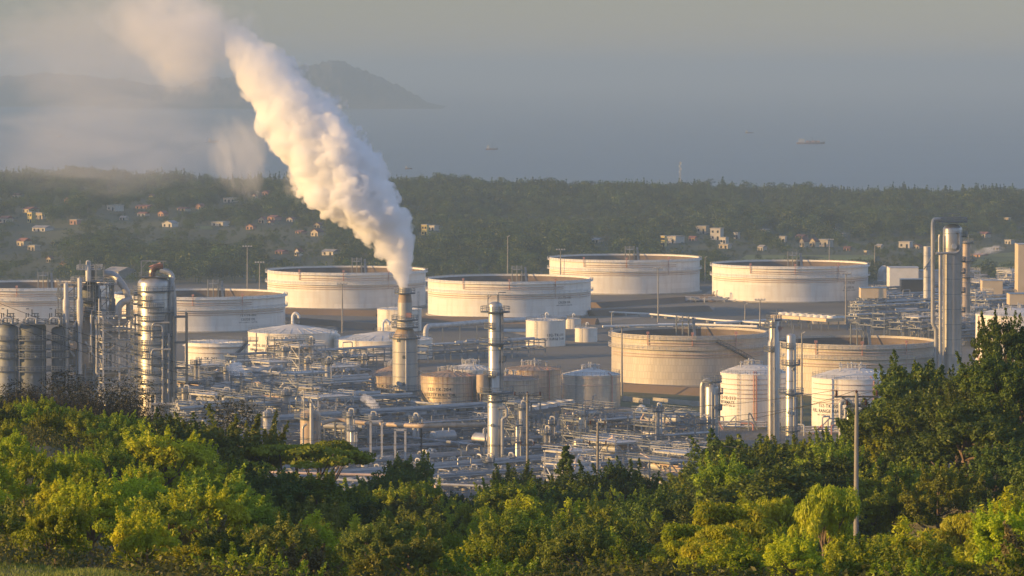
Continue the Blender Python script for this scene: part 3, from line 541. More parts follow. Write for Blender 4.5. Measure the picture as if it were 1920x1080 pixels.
def frame(label_base, c, wx, wy, floors, rz=R_(40), m='steel', nx=2, ny=2, brace=True, deck=True, th=.42, group=None, final=None, cat='steel structure', rails=True, seed=0, stuffing=True):
    t = root('steel_frame', c); ca, sa = math.cos(rz), math.sin(rz); P = lambda x, y, z: Vector((c[0]+x*ca-y*sa, c[1]+x*sa+y*ca, z)); rng = random.Random(seed*31+int(c[0]*7+c[1])); z0 = c[2]
    xs = [-wx/2+wx*i/nx for i in range(nx+1)]; ys = [-wy/2+wy*j/ny for j in range(ny+1)]; zt = z0+floors[-1]
    for x in xs:
        for y in ys: MB().bar(P(x, y, z0), P(x, y, zt+(1.2 if rng.random() < .3 else 0)), th).build('post', M[m], t)
    prev = z0
    for fz in floors:
        z = z0+fz
        mb = MB()
        for x in xs: mb.bar(P(x, ys[0]-.3, z), P(x, ys[-1]+.3, z), th*.8)
        for y in ys: mb.bar(P(xs[0]-.3, y, z), P(xs[-1]+.3, y, z), th*.8)
        if deck and rng.random() < .75: mb.box((c[0], c[1], z+.25), (wx*rng.uniform(.7, 1)+.8, wy+.8, .12), rz)
        o = mb.build('floor_deck', M[m], t)
        if rails: MB().railbox(c, wx+.9, wy+.9, z+.3, rz, 1.1, .09, 2).build('railing', M[m], o)
        if brace:
            for i in range(nx):
                if rng.random() < .7: y = ys[0]; a, b_ = (i, i+1) if rng.random() < .5 else (i+1, i); MB().bar(P(xs[a], y-.05, prev), P(xs[b_], y-.05, z), th*.55).build('brace', M[m], t)
            for j in range(ny):
                if rng.random() < .6: MB().bar(P(xs[0]-.05, ys[j], prev), P(xs[0]-.05, ys[j+1], z), th*.55).build('brace', M[m], t)
        if stuffing and fz != floors[0]:
            k = rng.choice(['drum', 'drum', 'pipes', 'exch', 'none']); h = fz-(prev-z0)
            if k in ('drum', 'exch'):
                r = min(h*.28, rng.uniform(.6, 1.3)); yy = rng.uniform(-wy*.25, wy*.25); L_ = wx*.38
                mb = MB(); mb.tube([P(-L_-r*.3, yy, prev+r+.8), P(-L_, yy, prev+r+.8), P(L_, yy, prev+r+.8), P(L_+r*.3, yy, prev+r+.8)], [r*.6, r, r, r*.6], 14); mb.build('drum', M[rng.choice(['duct', 'clad', 'lsteel'])], t)
            if k != 'none':
                for q in range(3): yy = rng.uniform(-wy/2, wy/2); zz = prev+rng.uniform(.6, h*.9); r = rng.uniform(.12, .3); MB().tube([P(-wx/2-1, yy, zz), P(wx*rng.uniform(-.2, .5), yy, zz), P(wx*rng.uniform(-.2, .5), yy, zz+h*.6)], r, 7, r*3).build('pipe', M[rng.choice(['duct', 'lsteel', 'duct', 'redpale'])], t)
        prev = z
    if final: tag(t, final, cat, group)
    else: later(t, label_base, cat, group, proj(P(0, 0, zt*.6)))
    return t
DC = 1184
frame('', Vector((*D(216, 700, DC)[:2], 0)), 9.5, 7, [zat(Vector((0, DC, 0)), y) for y in (800, 770, 740, 715, 690, 662, 640, 617, 592)], R_(25), 'lsteel', th=.46, final='bolted grey open steel tower of nine floors between the cracking tower and the fat column', seed=1)
frame('', Vector((*D(338, 700, 1174)[:2], 0)), 3.6, 3.2, [zat(Vector((0, 1174, 0)), y) for y in (780, 735, 690, 642, 594)], R_(8), 'dsteel', 1, 1, final='slim dark pipe support tower leaning against the fat column', seed=3, th=.5, stuffing=False, deck=False, rails=False)

# the catalytic cracking tower
c, r, zt, s_ = vaxis(138, 178, 600, 800, 1187); Z = lambda y: zat(c, y); P = lambda x, y, dy=0: D(x, y, c.y+dy); K = 1/s_
t = root('cracking_reactor', c, 'tan catalytic cracking tower with twin standpipes and a big bent flue duct', 'reactor')
MB().lathe(c, [(16*K, 0), (16*K, Z(700)), (29*K, Z(680)), (29*K, Z(650)), (22*K, Z(640)), (21*K, Z(608)), (17*K, Z(596)), (9*K, Z(590)), (9*K, Z(575))], 32).build('regenerator_shell', M['tan'], t)
MB().lathe(P(168, 0, 2).xy.to_3d(), [(17*K, Z(590)), (19*K, Z(580)), (19*K, Z(545)), (12*K, Z(532)), (7*K, Z(528)), (7*K, Z(505)), (5*K, Z(497)), (.02, Z(495))], 28).build('disengager_vessel', M['dsteel'], t)
MB().lathe(P(163, 0, -3).xy.to_3d(), [(5.5*K, Z(526)), (5.5*K, Z(500)), (4*K, Z(496)), (.02, Z(494))], 20).build('overhead_vessel', M['lsteel'], t)
MB().tube([P(163, 496, -3), P(163, 490, -3), P(168, 490, -3), P(168, 500, -3)], .35, 8, 1).build('overhead_pipe', M['lsteel'], t)
for x0, yt, yb, w_ in ((121, 530, 590, 4.5), (147, 520, 590, 4.5)):
    MB().lathe(P(x0, 0, -5).xy.to_3d(), [(4*K, Z(700)), (4*K, Z(625)), (4*K, Z(622)), (6.5*K, Z(588)), (6.5*K, Z(561)), (w_*K, Z(558)), (w_*K, Z(yt)), (.02, Z(yt-2))], 20).build('standpipe', M['lsteel'], t)
MB().tube([P(195, 513, 2), P(212, 514, 2), P(226, 528, 0), P(238, 548, 0), P(243, 565, 0), P(243, 600, 0)], 7*K, 14, 3).build('flue_duct', M['duct'], t)
MB().tube([P(222, 605, -2), P(222, 575, -2), P(230, 566, -2), P(243, 563, -1)], 6.5*K, 14, 3).build('elbow_duct', M['lsteel'], t)
MB().lathe(P(208, 0, 1).xy.to_3d(), [(5*K, Z(590)), (6*K, Z(575)), (6*K, Z(562)), (3.5*K, Z(558)), (3.5*K, Z(532)), (.02, Z(530))], 20).build('cyclone', M['steel'], t)
MB().lathe(P(134, 0, -6).xy.to_3d(), [(.02, Z(655)), (6*K, Z(652)), (7.5*K, Z(645)), (6*K, Z(638)), (.02, Z(635))], 20).build('side_drum', M['tan'], t)
for x0, y0, wx in ((130, 535, 34), (168, 505, 44), (165, 527, 60), (205, 533, 30), (190, 582, 26), (140, 592, 66), (150, 633, 84), (138, 653, 62), (140, 668, 70), (150, 682, 90), (150, 696, 92), (160, 712, 100)):
    p = P(x0, y0); o = MB().box(p, (wx*K, 7, .2)).build('platform', M['steel'], t); MB().railbox(p, wx*K, 7, p.z+.1, 0, 1.15, .1, 1.6).build('railing', M['lsteel'], o)
for x0, ya, yb in ((112, 720, 592), (186, 720, 530), (150, 505, 488), (180, 527, 497), (160, 720, 655), (176, 790, 640), (128, 760, 640), (143, 790, 600), (195, 535, 500)): MB().bar(P(x0, ya, -4), P(x0, yb, -4), .35).build('post', M['steel'], t)
for a_, b_ in (((121, 592), (134, 622)), ((147, 592), (134, 622)), ((118, 640), (140, 668)), ((160, 640), (186, 682))): MB().bar(P(*a_, -5), P(*b_, -5), .4).build('brace', M['lsteel'], t)
for x0, y0, x1, y1, rr in ((186, 560, 186, 640, .25), (181, 605, 181, 700, .3), (125, 600, 125, 720, .25), (171, 590, 171, 660, .3)): MB().tube([P(x0, y0, -6), P(x1, y1, -6)], rr, 8).build('pipe', M['lsteel'], t)
rq = random.Random(12)
for i in range(34):
    x0 = rq.uniform(114, 196); y0 = rq.uniform(545, 715); dy = rq.uniform(-7, 3); k_ = rq.random()
    if k_ < .4: y1 = y0+rq.uniform(20, 60); MB().tube([P(x0, y0, dy), P(x0, y1, dy), P(x0+rq.uniform(-12, 12), y1, dy)], rq.uniform(.16, .34), 7, .8).build('pipe', M[rq.choice(['lsteel', 'duct', 'redpale', 'steel'])], t)
    elif k_ < .75: p = P(x0, y0, dy); wx = rq.uniform(14, 34)*K; o = MB().box(p, (wx, 4, .18)).build('platform', M['dsteel'], t); MB().railbox(p, wx, 4, p.z+.1, 0, 1.1, .09, 1.4).build('railing', M['lsteel'], o)
    else: p = P(x0, y0, dy); MB().ladder(p, p+Vector((0, 0, rq.uniform(5, 9))), (0, -.3, 0), .7).build('ladder', M['lsteel'], t)
cc = Vector((*P(158, 700, 2).xy, 0)); frame('', cc, 13.5, 8, [Z(y) for y in (790, 750, 716, 690, 664, 636, 610, 588, 560, 534)], R_(12), 'steel', 3, 1, final='tall open steel cage wrapped round the cracking tower', seed=21, th=.34, stuffing=False, deck=False)
mark(163, 600, 'the cracking tower')
# three dark vessels at the left edge
for pl, pr, yt, lab in ((-6, 34, 616, 'dark domed drum at the picture edge, first of three under the pipe gantries'), (36, 86, 613, 'dark domed drum standing in the middle of three under the pipe gantries'), (96, 122, 618, 'slimmer dark drum of three, next to the cracking tower')):
    c, r, zt, s_ = vaxis(pl, pr, yt, 800, 1182)
    column('coke_drum', c, [(r, 0, zt)], lab, 'process drum', m='dsteel' if pl > 0 else 'steel', plats=[(zat(c, y), 1.2, -3.1, .4) for y in (637, 655, 670, 695)], group='dark drums by the cracking tower', domek=.45, dv=False, rings=False)
for k, (x0, x1) in enumerate(((0, 32), (46, 84), (90, 118))):
    c = D((x0+x1)/2, 606, 1180); t = root('pipe_gantry', c); Q = lambda x, y, dy=0: D(x, y, 1180+dy)
    o = MB().box(Q((x0+x1)/2, 607), ((x1-x0)*.155, 6, .25)).build('deck', M['dsteel'], t); MB().railbox(c, (x1-x0)*.155, 6, c.z, 0, 1.1, .1, 1.5).build('railing', M['steel'], o)
    for dx in (3, 7, 14, 19, 25): MB().bar(Q(x0+dx, 607, 1), Q(x0+dx, 580+(dx*7 % 14), 1), .28).build('post', M['dsteel'], t)
    for ya, xa, xb in ((588, 13, 27), (593, 12, 28), (579, 3, 8), (597, 7, 20)): MB().bar(Q(x0+xa, ya, 1), Q(x0+xb, ya, 1), .25).build('crossbeam', M['dsteel'], t)
    MB().tube([Q(x0+4, 607, -1), Q(x0+4, 596, -1), Q(x0+22, 596, -1), Q(x0+22, 607, -1)], .3, 7, .8).build('pipe', M['lsteel'], t)
    tag(t, ('gantry of small pipes over the drum at the picture edge', 'gantry of small pipes over the middle dark drum', 'gantry of small pipes over the slimmer dark drum')[k], 'pipe gantry', 'gantries over the dark drums')

# slim column in the middle
c, r, zt, s_ = vaxis(914, 943, 575, 892); Z = lambda y: zat(c, y); P = lambda x, y, dy=0: D(x, y, c.y+dy)
t = column('distillation_column', c, [(r, 0, Z(742)), (13/s_, Z(738), Z(572))], 'tall slim silver column with a bent pipe on its side, before the rusty tanks', 'process column',
    plats=[(Z(585), 1.9, -3.1, 3.1), (Z(644), 2.2, -3.1, 3.1), (Z(752), 1.2, -3.1, 0), (Z(736), 2.6, -3.0, .6), (Z(705), 1.2, -3.1, -1.5), (Z(615), 1, -3.1, -1.5), (Z(678), 1, -.9, .6), (Z(870), 1, -3.1, -1.5)],
    pipes=[([P(941, 730, -1), P(941, 620, -1), P(941, 578, -1), P(930, 568, 0), P(927, 573, 0)], .4), ([P(936, 765, -2), P(948, 765, -2), P(950, 768, -2), P(950, 782, -2), P(942, 785, -2), P(942, 860, -2)], .4), ([P(917, 870, -2.4), P(917, 818, -2.4)], .2)], nozzles=4)
mb = MB(); mb.bar(P(915, 583), P(915, 553), .22); mb.bar(P(915, 553), P(933, 553), .22); mb.bar(P(933, 553), P(933, 570), .2); mb.bar(P(915, 560), P(922, 553), .14); mb.build('lifting_gantry', M['steel'], t)
MB().lathe(P(905, 0, -1).xy.to_3d(), [(11/s_, Z(735)), (12/s_, Z(728)), (12/s_, Z(703)), (11.9/s_, Z(702)), (.02, Z(700))], 20).build('side_vessel', M['tan'], t)
mark(927, 700, 'the slim silver column')
# twin columns before the TK-313 tank
c, r, zt, s_ = vaxis(1439, 1462, 600, 826); Z = lambda y: zat(c, y); P = lambda x, y, dy=0: D(x, y, c.y+dy)
t = column('distillation_column', c, [(r, 0, Z(642)), (r*.82, Z(638), Z(600))], 'taller column of the twin pair, dark on one side, topped by a windsock', 'process column', m='clad',
    plats=[(Z(613), 1.2, -3.1, -1.4), (Z(658), 1.1, -3.1, -1.6), (Z(600), .7, -3.1, 3.1)], pipes=[([P(1445, 826, -2), P(1445, 640, -2), P(1448, 632, -2), P(1448, 600, -2)], .3), ([P(1452, 826, -2.2), P(1452, 592, -2.2)], .22)], nozzles=2, domek=.3, rings=False)
w_ = P(1463, 615, 0); MB().tube([P(1458, 622), P(1464, 612)], [.45, .7], 8).build('windsock', M['red'], t)
c, r, zt, s_ = vaxis(1472, 1493, 630, 834); Z = lambda y: zat(c, y); P = lambda x, y, dy=0: D(x, y, c.y+dy)
column('distillation_column', c, [(r, 0, Z(740)), (r*.92, Z(738), Z(648)), (r*.84, Z(644), Z(630))], 'shorter column of the twin pair, silver and banded', 'process column', plats=[(Z(684), 1.1, -3.1, .5), (Z(738), 1.9, -3.1, 3.0), (Z(652), 1.2, -3.1, -1.3), (Z(808), 1.1, -3.1, 0)],
    pipes=[([P(1489, 834, -1.5), P(1489, 655, -1.5)], .2), ([P(1494, 826, 0), P(1494, 745, 0)], .25)], nozzles=3)
mark(1465, 720, 'the twin columns')
c, r, zt, s_ = vaxis(1321, 1347, 724, 848); Z = lambda y: zat(c, y); P = lambda x, y, dy=0: D(x, y, c.y+dy)
column('process_column', c, [(r, 0, Z(727))], 'squat silver column with an arched side pipe, beside the TK-313 tank', 'process column', plats=[(Z(716), .9, -3.1, 3.1), (Z(738), 1.2, -.6, 1.6), (Z(768), 1, -.6, 1.2)], pipes=[([P(1316, 848, 0), P(1316, 722, 0), P(1320, 713, 0), P(1331, 713, 0), P(1333, 722, 0)], .55), ([P(1335, 848, -2), P(1335, 735, -2)], .2), ([P(1341, 848, -2), P(1341, 740, -2)], .2)])
c, r, zt, s_ = vaxis(1584, 1610, 757, 836); Z = lambda y: zat(c, y); P = lambda x, y, dy=0: D(x, y, c.y+dy)
column('process_column', c, [(r, 0, Z(766))], 'short dark topped column with looping pipes right before the naphtha tank', 'process column', plats=[(Z(758), .8, -3.1, 3.1), (Z(778), 1.6, -3.1, 3.1)], pipes=[([P(1576, 836, -1), P(1576, 756, -1), P(1581, 751, -1), P(1592, 750, -1), P(1597, 760, 0)], .55), ([P(1585, 836, -2.5), P(1585, 770, -2.5), P(1588, 770, -2.5)], .35), ([P(1577, 788, -1), P(1588, 796, -2)], .3)], nozzles=1)
# tall tower at the right and its neighbours
c, r, zt, s_ = vaxis(1767, 1802, 423, 740); Z = lambda y: zat(c, y); P = lambda x, y, dy=0: D(x, y, c.y+dy); ru = 18.2/s_
t = column('fractionator_column', c, [(r, 0, Z(478)), (ru, Z(474), Z(430))], 'very tall silver tower with a crooked pipe down its side, above the hillside trees', 'process column', plats=[(Z(416), 1.4, -3.1, 3.1), (Z(443), 1.6, -.5, 1.3), (Z(490), 1.2, -.4, 1), (Z(512), 1.2, -.4, 1), (Z(548), 1.2, -.4, 1), (Z(585), 1.2, -.4, 1), (Z(616), 1.2, -.4, 1)],
    pipes=[([P(1764, 411, 0), P(1751, 411, 0), P(1749, 420, 0), P(1749, 608, 0), P(1755, 617, 0), P(1755, 740, 0)], .62), ([P(1762, 440, -2), P(1761, 445, -2), P(1761, 474, -2)], .35), ([P(1792, 436, -3), P(1799, 436, -3), P(1800, 442, -3), P(1800, 474, -3), P(1755, 475, -3.4)], .42), ([P(1763, 475, -3), P(1763, 740, -3)], .5), ([P(1769, 478, -3.2), P(1769, 740, -3.2)], .25)], nozzles=0, domek=.55)
p = P(1787, 461, 0)+Vector((0, -ru, 0)); MB().tube([p+Vector((0, .5, 0)), p+Vector((0, -.7, 0))], .85, 16).build('manhole', M['lsteel'], t)
o = MB().box((c.x+.5, c.y, Z(416)), (7.5, 6, .2)).build('top_platform', M['dsteel'], t); MB().railbox((c.x+.5, c.y), 7.5, 6, Z(416), 0, 1.3, .1, 1.2).build('railing', M['steel'], o)
mb = MB(); mb.bar(P(1770, 416), P(1770, 400), .22); mb.bar(P(1770, 400), P(1800, 401), .22); mb.bar(P(1800, 401), P(1802, 416), .22); mb.build('lifting_gantry', M['steel'], t)
mark(1782, 540, 'the tallest tower')
c, r, zt, s_ = vaxis(1803, 1819, 452, 640); column('process_column', c, [(r, 0, zat(c, 500)), (r*.9, zat(c, 498), zat(c, 455))], 'brownish column peeking out behind the very tall silver tower', 'process column', m='tan', plats=[(zat(c, 455), 1.2, -3.1, 3.1), (zat(c, 490), 1.4, -3.1, 3.1), (zat(c, 520), 1.2, -3.1, 3.1)], nozzles=0)
c, r, zt, s_ = vaxis(1731, 1745, 462, 600); t = root('vent_stack', c, 'plain pale cylindrical stack with a slanting pipe, beside the very tall silver tower', 'stack')
MB().lathe(c, [(r, 0), (r, zt), (r-.15, zt), (r-.15, zt-2)], 28).build('shell', M['lsteel'], t); MB().tube([c+Vector((-r, -r-.3, zat(c, 505))), c+Vector((r*1.2, -r-.3, zat(c, 480)))], .25, 8).build('slanting_pipe', M['steel'], t)
for y in (480, 500, 520, 545): MB().ring(c, r+.004, r+.08, zat(c, y), .2, 28).build('band', M['steel'], t)
# vessel behind the umbrella tree
c, r, zt, s_ = vaxis(563, 602, 774, 880); Z = lambda y: zat(c, y); P = lambda x, y, dy=0: D(x, y, c.y+dy)
column('process_vessel', c, [(r, 0, Z(778))], 'fat tan vessel with a white pipe rising in front, behind the flat topped tree', 'process vessel', m='tan', plats=[(Z(783), 1.5, -3.1, -1.2), (Z(762), 1.2, -3.1, -1.4)], pipes=[([P(584, 880, -4), P(584, 756, -4)], .5), ([P(568, 880, -4), P(568, 800, -4), P(575, 795, -4)], .3), ([P(570, 785, -4), P(570, 730, -4)], .12)], domek=.55)
mark(582, 820, 'the fat tan vessel')
for i, (pl, pr, yt, yb, lab) in enumerate(((1084, 1096, 772, 890, 'thin needle column with a ringed top, standing near the thin utility pole'), (1072, 1095, 827, 915, 'pale stubby column rising behind the spindly tree'), (1166, 1181, 818, 905, 'pale stubby column with a top walkway, between the thin pole and the rack tower'), (1110, 1120, 855, 925, 'smallest pale column hiding behind the thin utility pole'), (966, 974, 790, 900, 'narrow pipe column just beside the slim silver column'), (655, 664, 800, 905, 'narrow pale column among the racks before the steaming stack'))):
    c, r, zt, s_ = vaxis(pl, pr, yt, yb); column('process_column', c, [(r, 0, zt-4), (r*.8, zt-3.8, zt)], lab, 'process column', plats=[(zt-1, .9, -3.1, 3.1), (zt-5, 1, -3.1, .5)], pipes=[([c+Vector((r+.3, -r, 0)), c+Vector((r+.3, -r, zt-2))], .18)], nozzles=1)
for px, lab in ((704.5, 'shorter of two small vent stubs puffing steam'), (712.5, 'taller of two small vent stubs puffing steam')):
    c = G(px, 835); t = root('vent_stub', c, lab, 'vent', 'steam vents before the stack'); zt = zat(c, 776 if px > 708 else 779); MB().lathe(c, [(.55, 0), (.55, zt), (.4, zt), (.4, zt-1)], 16).build('pipe', M['white'], t); MB().ring(c, .556, .7, zt-2, .25, 16).build('band', M['steel'], t)
c = G(486, 790); t = root('vent_stub', c, 'lone vent pipe with steam drifting up from the left racks', 'vent'); zt = zat(c, 742); MB().lathe(c, [(.5, 0), (.5, zt), (.35, zt), (.35, zt-1)], 16).build('pipe', M['lsteel'], t); MB().ring(c, .506, .7, zt-2, .25, 16).build('band', M['steel'], t)
# ------------------------------------------------------------------ pipe racks, process steel, piping
U1 = Vector((math.cos(R_(40)), math.sin(R_(40)), 0)); V1 = Vector((math.sin(R_(40)), -math.cos(R_(40)), 0))
def inpoly(px, py, poly):
    r = False; j = len(poly)-1
    for i in range(len(poly)):
        (xi, yi), (xj, yj) = poly[i], poly[j]
        if (yi > py) != (yj > py) and px < (xj-xi)*(py-yi)/(yj-yi)+xi: r = not r
        j = i
    return r
def rack(p, q, width, levels, npipes, base='grey steel pipe rack', bay=7.0, m='steel', seed=0, final=None, handrail=False, big=0.0, group='pipe racks in the process area'):
    p, q = Vector(p), Vector(q); d = (q-p); L_ = d.length; d.normalize(); n_ = Vector((-d.y, d.x, 0)); rng = random.Random(seed*77+int(L_*10))
    t = root('pipe_rack', p); nb = max(2, int(L_/bay)); P = lambda s_, o, z: p+d*s_+n_*o+Vector((0, 0, z))
    for i in range(nb+1):
        s_ = L_*i/nb
        for o in (-width/2, width/2): MB().bar(P(s_, o, 0), P(s_, o, levels[-1]+(1.8 if rng.random() < .15 else .3)), .42).build('post', M[m], t)
        for z in levels: MB().bar(P(s_, -width/2-.6, z), P(s_, width/2+.6, z), .35).build('crossbeam', M[m], t)
    for z in levels:
        for o in (-width/2, width/2): MB().bar(P(0, o, z-.7), P(L_, o, z-.7), .3).build('stringer', M[m], t)
    for li, z in enumerate(levels):
        o = -width/2+.4
        for k in range(npipes):
            r = rng.choice([.12, .16, .2, .2, .28, .38]); o += r+rng.uniform(.15, .6)
            if o+r > width/2: break
            s0, s1 = 0, L_
            if rng.random() < .35: s0 = rng.uniform(0, L_*.5)
            if rng.random() < .35: s1 = rng.uniform(L_*.5, L_)
            if rng.random() < .3 and s1-s0 > 25:       # an expansion loop
                mdl = (s0+s1)/2; h = rng.uniform(1, 2.2); pts = [P(s0, o, z+.2+r), P(mdl-2, o, z+.2+r), P(mdl-2, o, z+.2+r+h), P(mdl+2, o, z+.2+r+h), P(mdl+2, o, z+.2+r), P(s1, o, z+.2+r)]
            else: pts = [P(s0, o, z+.2+r), P(s1, o, z+.2+r)]
            if rng.random() < .3: pts.append(pts[-1]+Vector((0, 0, -z*.7))); 
            MB().tube(pts, r, 7, r*3).build('pipe', M[rng.choice(['duct', 'pipegrey', 'pipegrey', 'pipegrey', 'lsteel', 'steel', 'white' if rng.random() < .35 else 'duct', 'redpale' if rng.random() < .2 else 'pipegrey'])], t); o += r
    if big: MB().tube([P(0, 0, levels[-1]+big+.4), P(L_, 0, levels[-1]+big+.4)], big, 10).build('header_pipe', M['duct'], t)
    if handrail:
        z = levels[-1]+.5; mb = MB()
        mb.bar(P(0, width/2+.5, z+1.1), P(L_, width/2+.5, z+1.1), .09); mb.bar(P(0, width/2+.5, z+.55), P(L_, width/2+.5, z+.55), .09); mb.bar(P(0, width/2+.3, z), P(L_, width/2+.3, z), .9, .1)
        for k in range(int(L_/2.5)): mb.bar(P(k*2.5, width/2+.5, z), P(k*2.5, width/2+.5, z+1.1), .09)
        mb.build('walkway', M[m], t)
    at = proj((p+q)/2+Vector((0, 0, levels[-1]*.5)))
    if final: tag(t, final, 'pipe rack', group)
    else: later(t, base, 'pipe rack', group, at)
    return t
POLY_A = [(332, 745), (480, 716), (690, 704), (690, 800), (800, 822), (1180, 828), (1335, 868), (1340, 940), (1000, 965), (560, 962), (420, 880), (332, 850)]
POLY_B = [(430, 700), (660, 694), (960, 672), (1150, 655), (1140, 632), (960, 624), (800, 630), (640, 684), (470, 690)]
POLY_C = [(1598, 620), (1640, 566), (1740, 540), (1930, 548), (1930, 640), (1820, 660), (1750, 640), (1640, 628)]
O = Vector((-60, 1190, 0))
def runs(poly, org, d, lo, hi, minlen, maxlen):
    out = []; cur = None; s_ = lo
    while s_ <= hi:
        p = org+d*s_; ok = p.y > 200 and inpoly(*proj(p), poly)
        if ok and cur is None: cur = s_
        if cur is not None and (not ok or s_-cur >= maxlen or s_ >= hi-2):
            if s_-cur >= minlen: out.append((org+d*cur, org+d*(s_-1)))
            cur = None
            if ok: s_ += 9
        s_ += 1
    return out
rng = random.Random(11); k = 0
# the long rack bridge behind the fuel oil tanks and its parallel runs
for off, lv, w_, base in ((0, [4.5, 7, 9.5], 6, 'long grey tiered pipe bridge'), (13, [3, 5.5, 8], 7, 'long low pipe rack'), (24, [2.5, 4.5], 7, 'low pale pipe run')):
    for p, q in runs(POLY_B, Vector((-86, 1321, 0))+V1*off, U1, -80, 420, 22, 75): k += 1; rack(p, q, w_, lv, 7, base, seed=k, handrail=off == 0)
for off in (-14, -27, -40, -54):
    for p, q in runs(POLY_B, Vector((-86, 1321, 0))+V1*off, U1, -80, 520, 22, 70): k += 1; rack(p, q, 6, [3.2, 5.6], 6, 'low two tier pipe rack', seed=k)
for v in range(-60, 260, 23):
    for p, q in runs(POLY_A, O+V1*v, U1, -330, 260, 24, 95): k += 1; rack(p, q, rng.choice([5, 6, 7]), rng.choice([[4, 6.5, 9], [5, 8, 10.5], [4, 6, 8]]) if proj((p+q)/2)[1] < 872 else ([3.2, 5.6, 8] if proj((p+q)/2)[0] > 985 else [2.6, 4.6]), rng.choice([5, 6, 7]), rng.choice(['grey steel pipe rack', 'pale piped rack']), seed=k, handrail=rng.random() < .5, big=rng.choice([0, 0, .5, .65]))
for u in range(-300, 200, 42):
    for p, q in runs(POLY_A, O+U1*u, V1, -300, 330, 24, 58): k += 1; rack(p, q, rng.choice([4, 5]), rng.choice([[3, 5.2], [6.8, 8.8], [4.5]]) if proj((p+q)/2)[1] < 868 else [3], 5, 'cross running pipe rack', seed=k, big=rng.choice([0, .4]))
RACKS_AC = k
for v in range(-300, 300, 13):
    for p, q in runs(POLY_C, Vector((150, 1700, 0))+V1*v, U1, -300, 300, 22, 60): k += 1; rack(p, q, 6, rng.choice([[3, 5.5, 8], [4, 6.5], [3, 5.5]]), 5, 'rear plant pipe rack', seed=k, m='steel', group='pipe racks of the rear plant')
# open steel structures standing among the racks
k = 100
def spots(poly, n_, mind, seed, keep=()):
    rng = random.Random(seed); out = list(keep); res = []
    xs = [a for a, b in poly]; ys = [b for a, b in poly]; tries = 0
    while len(res) < n_ and tries < 6000:
        tries += 1; px = rng.uniform(min(xs), max(xs)); py = rng.uniform(min(ys), max(ys))
        if not inpoly(px, py, poly): continue
        g = G(px, py)
        if all((g-o).length > mind for o in out): out.append(g); res.append(g)
    return res
KEEP = [STK, G(927, 892), G(582, 880)]
for i, g in enumerate(spots(POLY_A, 46, 12.5, 4, KEEP)):
    rng = random.Random(i+50); px, py = proj(g); k += 1; deep = py < 800
    nf = rng.choice([3, 3, 4, 4]) if not (660 < px < 1200 and py < 850) else 2
    if py > 875: nf = 1 if px < 985 else 3
    frame(rng.choice(['open steel frame with pipework', 'braced grey steel structure', 'steel deck structure carrying drums']), g, rng.uniform(8, 14), rng.uniform(6, 9), [3.4*(j+1)+rng.uniform(-.3, .3) for j in range(nf)], R_(40+rng.choice([0, 90])), rng.choice(['steel', 'steel', 'lsteel']), seed=k, group='open steel structures in the process area', th=.38)
for i, g in enumerate(spots(POLY_C, 16, 15, 9)):
    k += 1; frame('rear plant steel structure', g, 10, 8, [3.5, 7, 10][:2+i % 2], R_(40), 'lsteel', seed=k, group='steel structures of the rear plant')
# the bare rack tower before the trees and a few tall portal frames
c = D(1287, 870, 1010); c.z = 0
zr = lambda y, d=1010: D(960, y, d).z
t = frame('', c, 16, 5, [zr(912), zr(885), zr(872), zr(851), zr(830)], R_(-14), 'lsteel', 5, 1, seed=400, th=.34, deck=False, rails=False, stuffing=False, final='pale open rack tower of many bays, right in front of the dark round trees')
for x0, x1, yt in ((741, 760, 806), (695, 716, 790), (660, 668, 812)):
    a, b_ = G(x0, 900), G(x1, 900); t = root('portal_frame', a); zt = zat(a, yt); mb = MB()
    for p in (a, b_): MB().bar(p, p+Vector((0, 0, zt)), .5).build('post', M['lsteel'], t)
    MB().bar(a+Vector((-.3, 0, zt)), b_+Vector((.3, 0, zt)), .5).build('beam', M['lsteel'], t); later(t, 'tall pale steel portal frame', 'portal frame', 'portal frames before the stack', (x0, (yt+900)/2))
# long big pipes and ducts
def bigpipe(pts, r, label, m='duct', bend=None, sup=True):
    o = pts[0]; t = root('overhead_pipe', Vector((o.x, o.y, 0)), label, 'pipe')
    MB().tube(pts, r, 12, bend or r*4).build('pipe', M[m], t)
    if sup:
        for a, b_ in zip(pts, pts[1:]):
            n_ = int((b_-a).length/14)
            for k in range(n_+1):
                p = a+(b_-a)*k/max(1, n_)
                if p.z > 1.5 and abs((b_-a).normalized().z) < .5: MB().bar(Vector((p.x, p.y, 0)), p-Vector((0, 0, r)), .4).build('support', M['steel'], t)
    return t
bigpipe([D(600, 795, 1055), D(628, 786, 1060), D(690, 794, 1056), D(790, 799, 1040), D(910, 796, 1052)], .55, 'fat tan pipe sweeping across before the steaming stack', 'tan')
bigpipe([D(608, 798, 1062), D(640, 800, 1060), D(680, 800, 1058)], .7, 'short fat grey pipe under the tan sweeping pipe')
bigpipe([D(798, 640, 1530), D(798, 612, 1530), D(830, 610, 1540), D(925, 602, 1580), D(1060, 596, 1610)], .95, 'thick pale pipe with an upright bend in front of the 151-TK-005 tank', 'lsteel', 3)
bigpipe([D(333, 757, 1174), D(352, 757, 1171), D(372, 760, 1171), D(372, 800, 1171)], 1.3, 'fat grey duct bending down at the foot of the fat shiny column')
bigpipe([D(500, 720, 1290), D(580, 730, 1275)], .42, 'bright straight pipe end over the racks left of the stack', 'white')
bigpipe([D(560, 863, 985), D(640, 863, 985), D(683, 864, 985), D(683, 875, 985)], .75, 'pale fat pipe with a down bend behind the dark round tree', 'lsteel')
bigpipe([D(480, 884, 960), D(560, 887, 955), D(800, 893, 950)], .3, 'reddish white pipe run along the near edge of the plant', 'redpale')
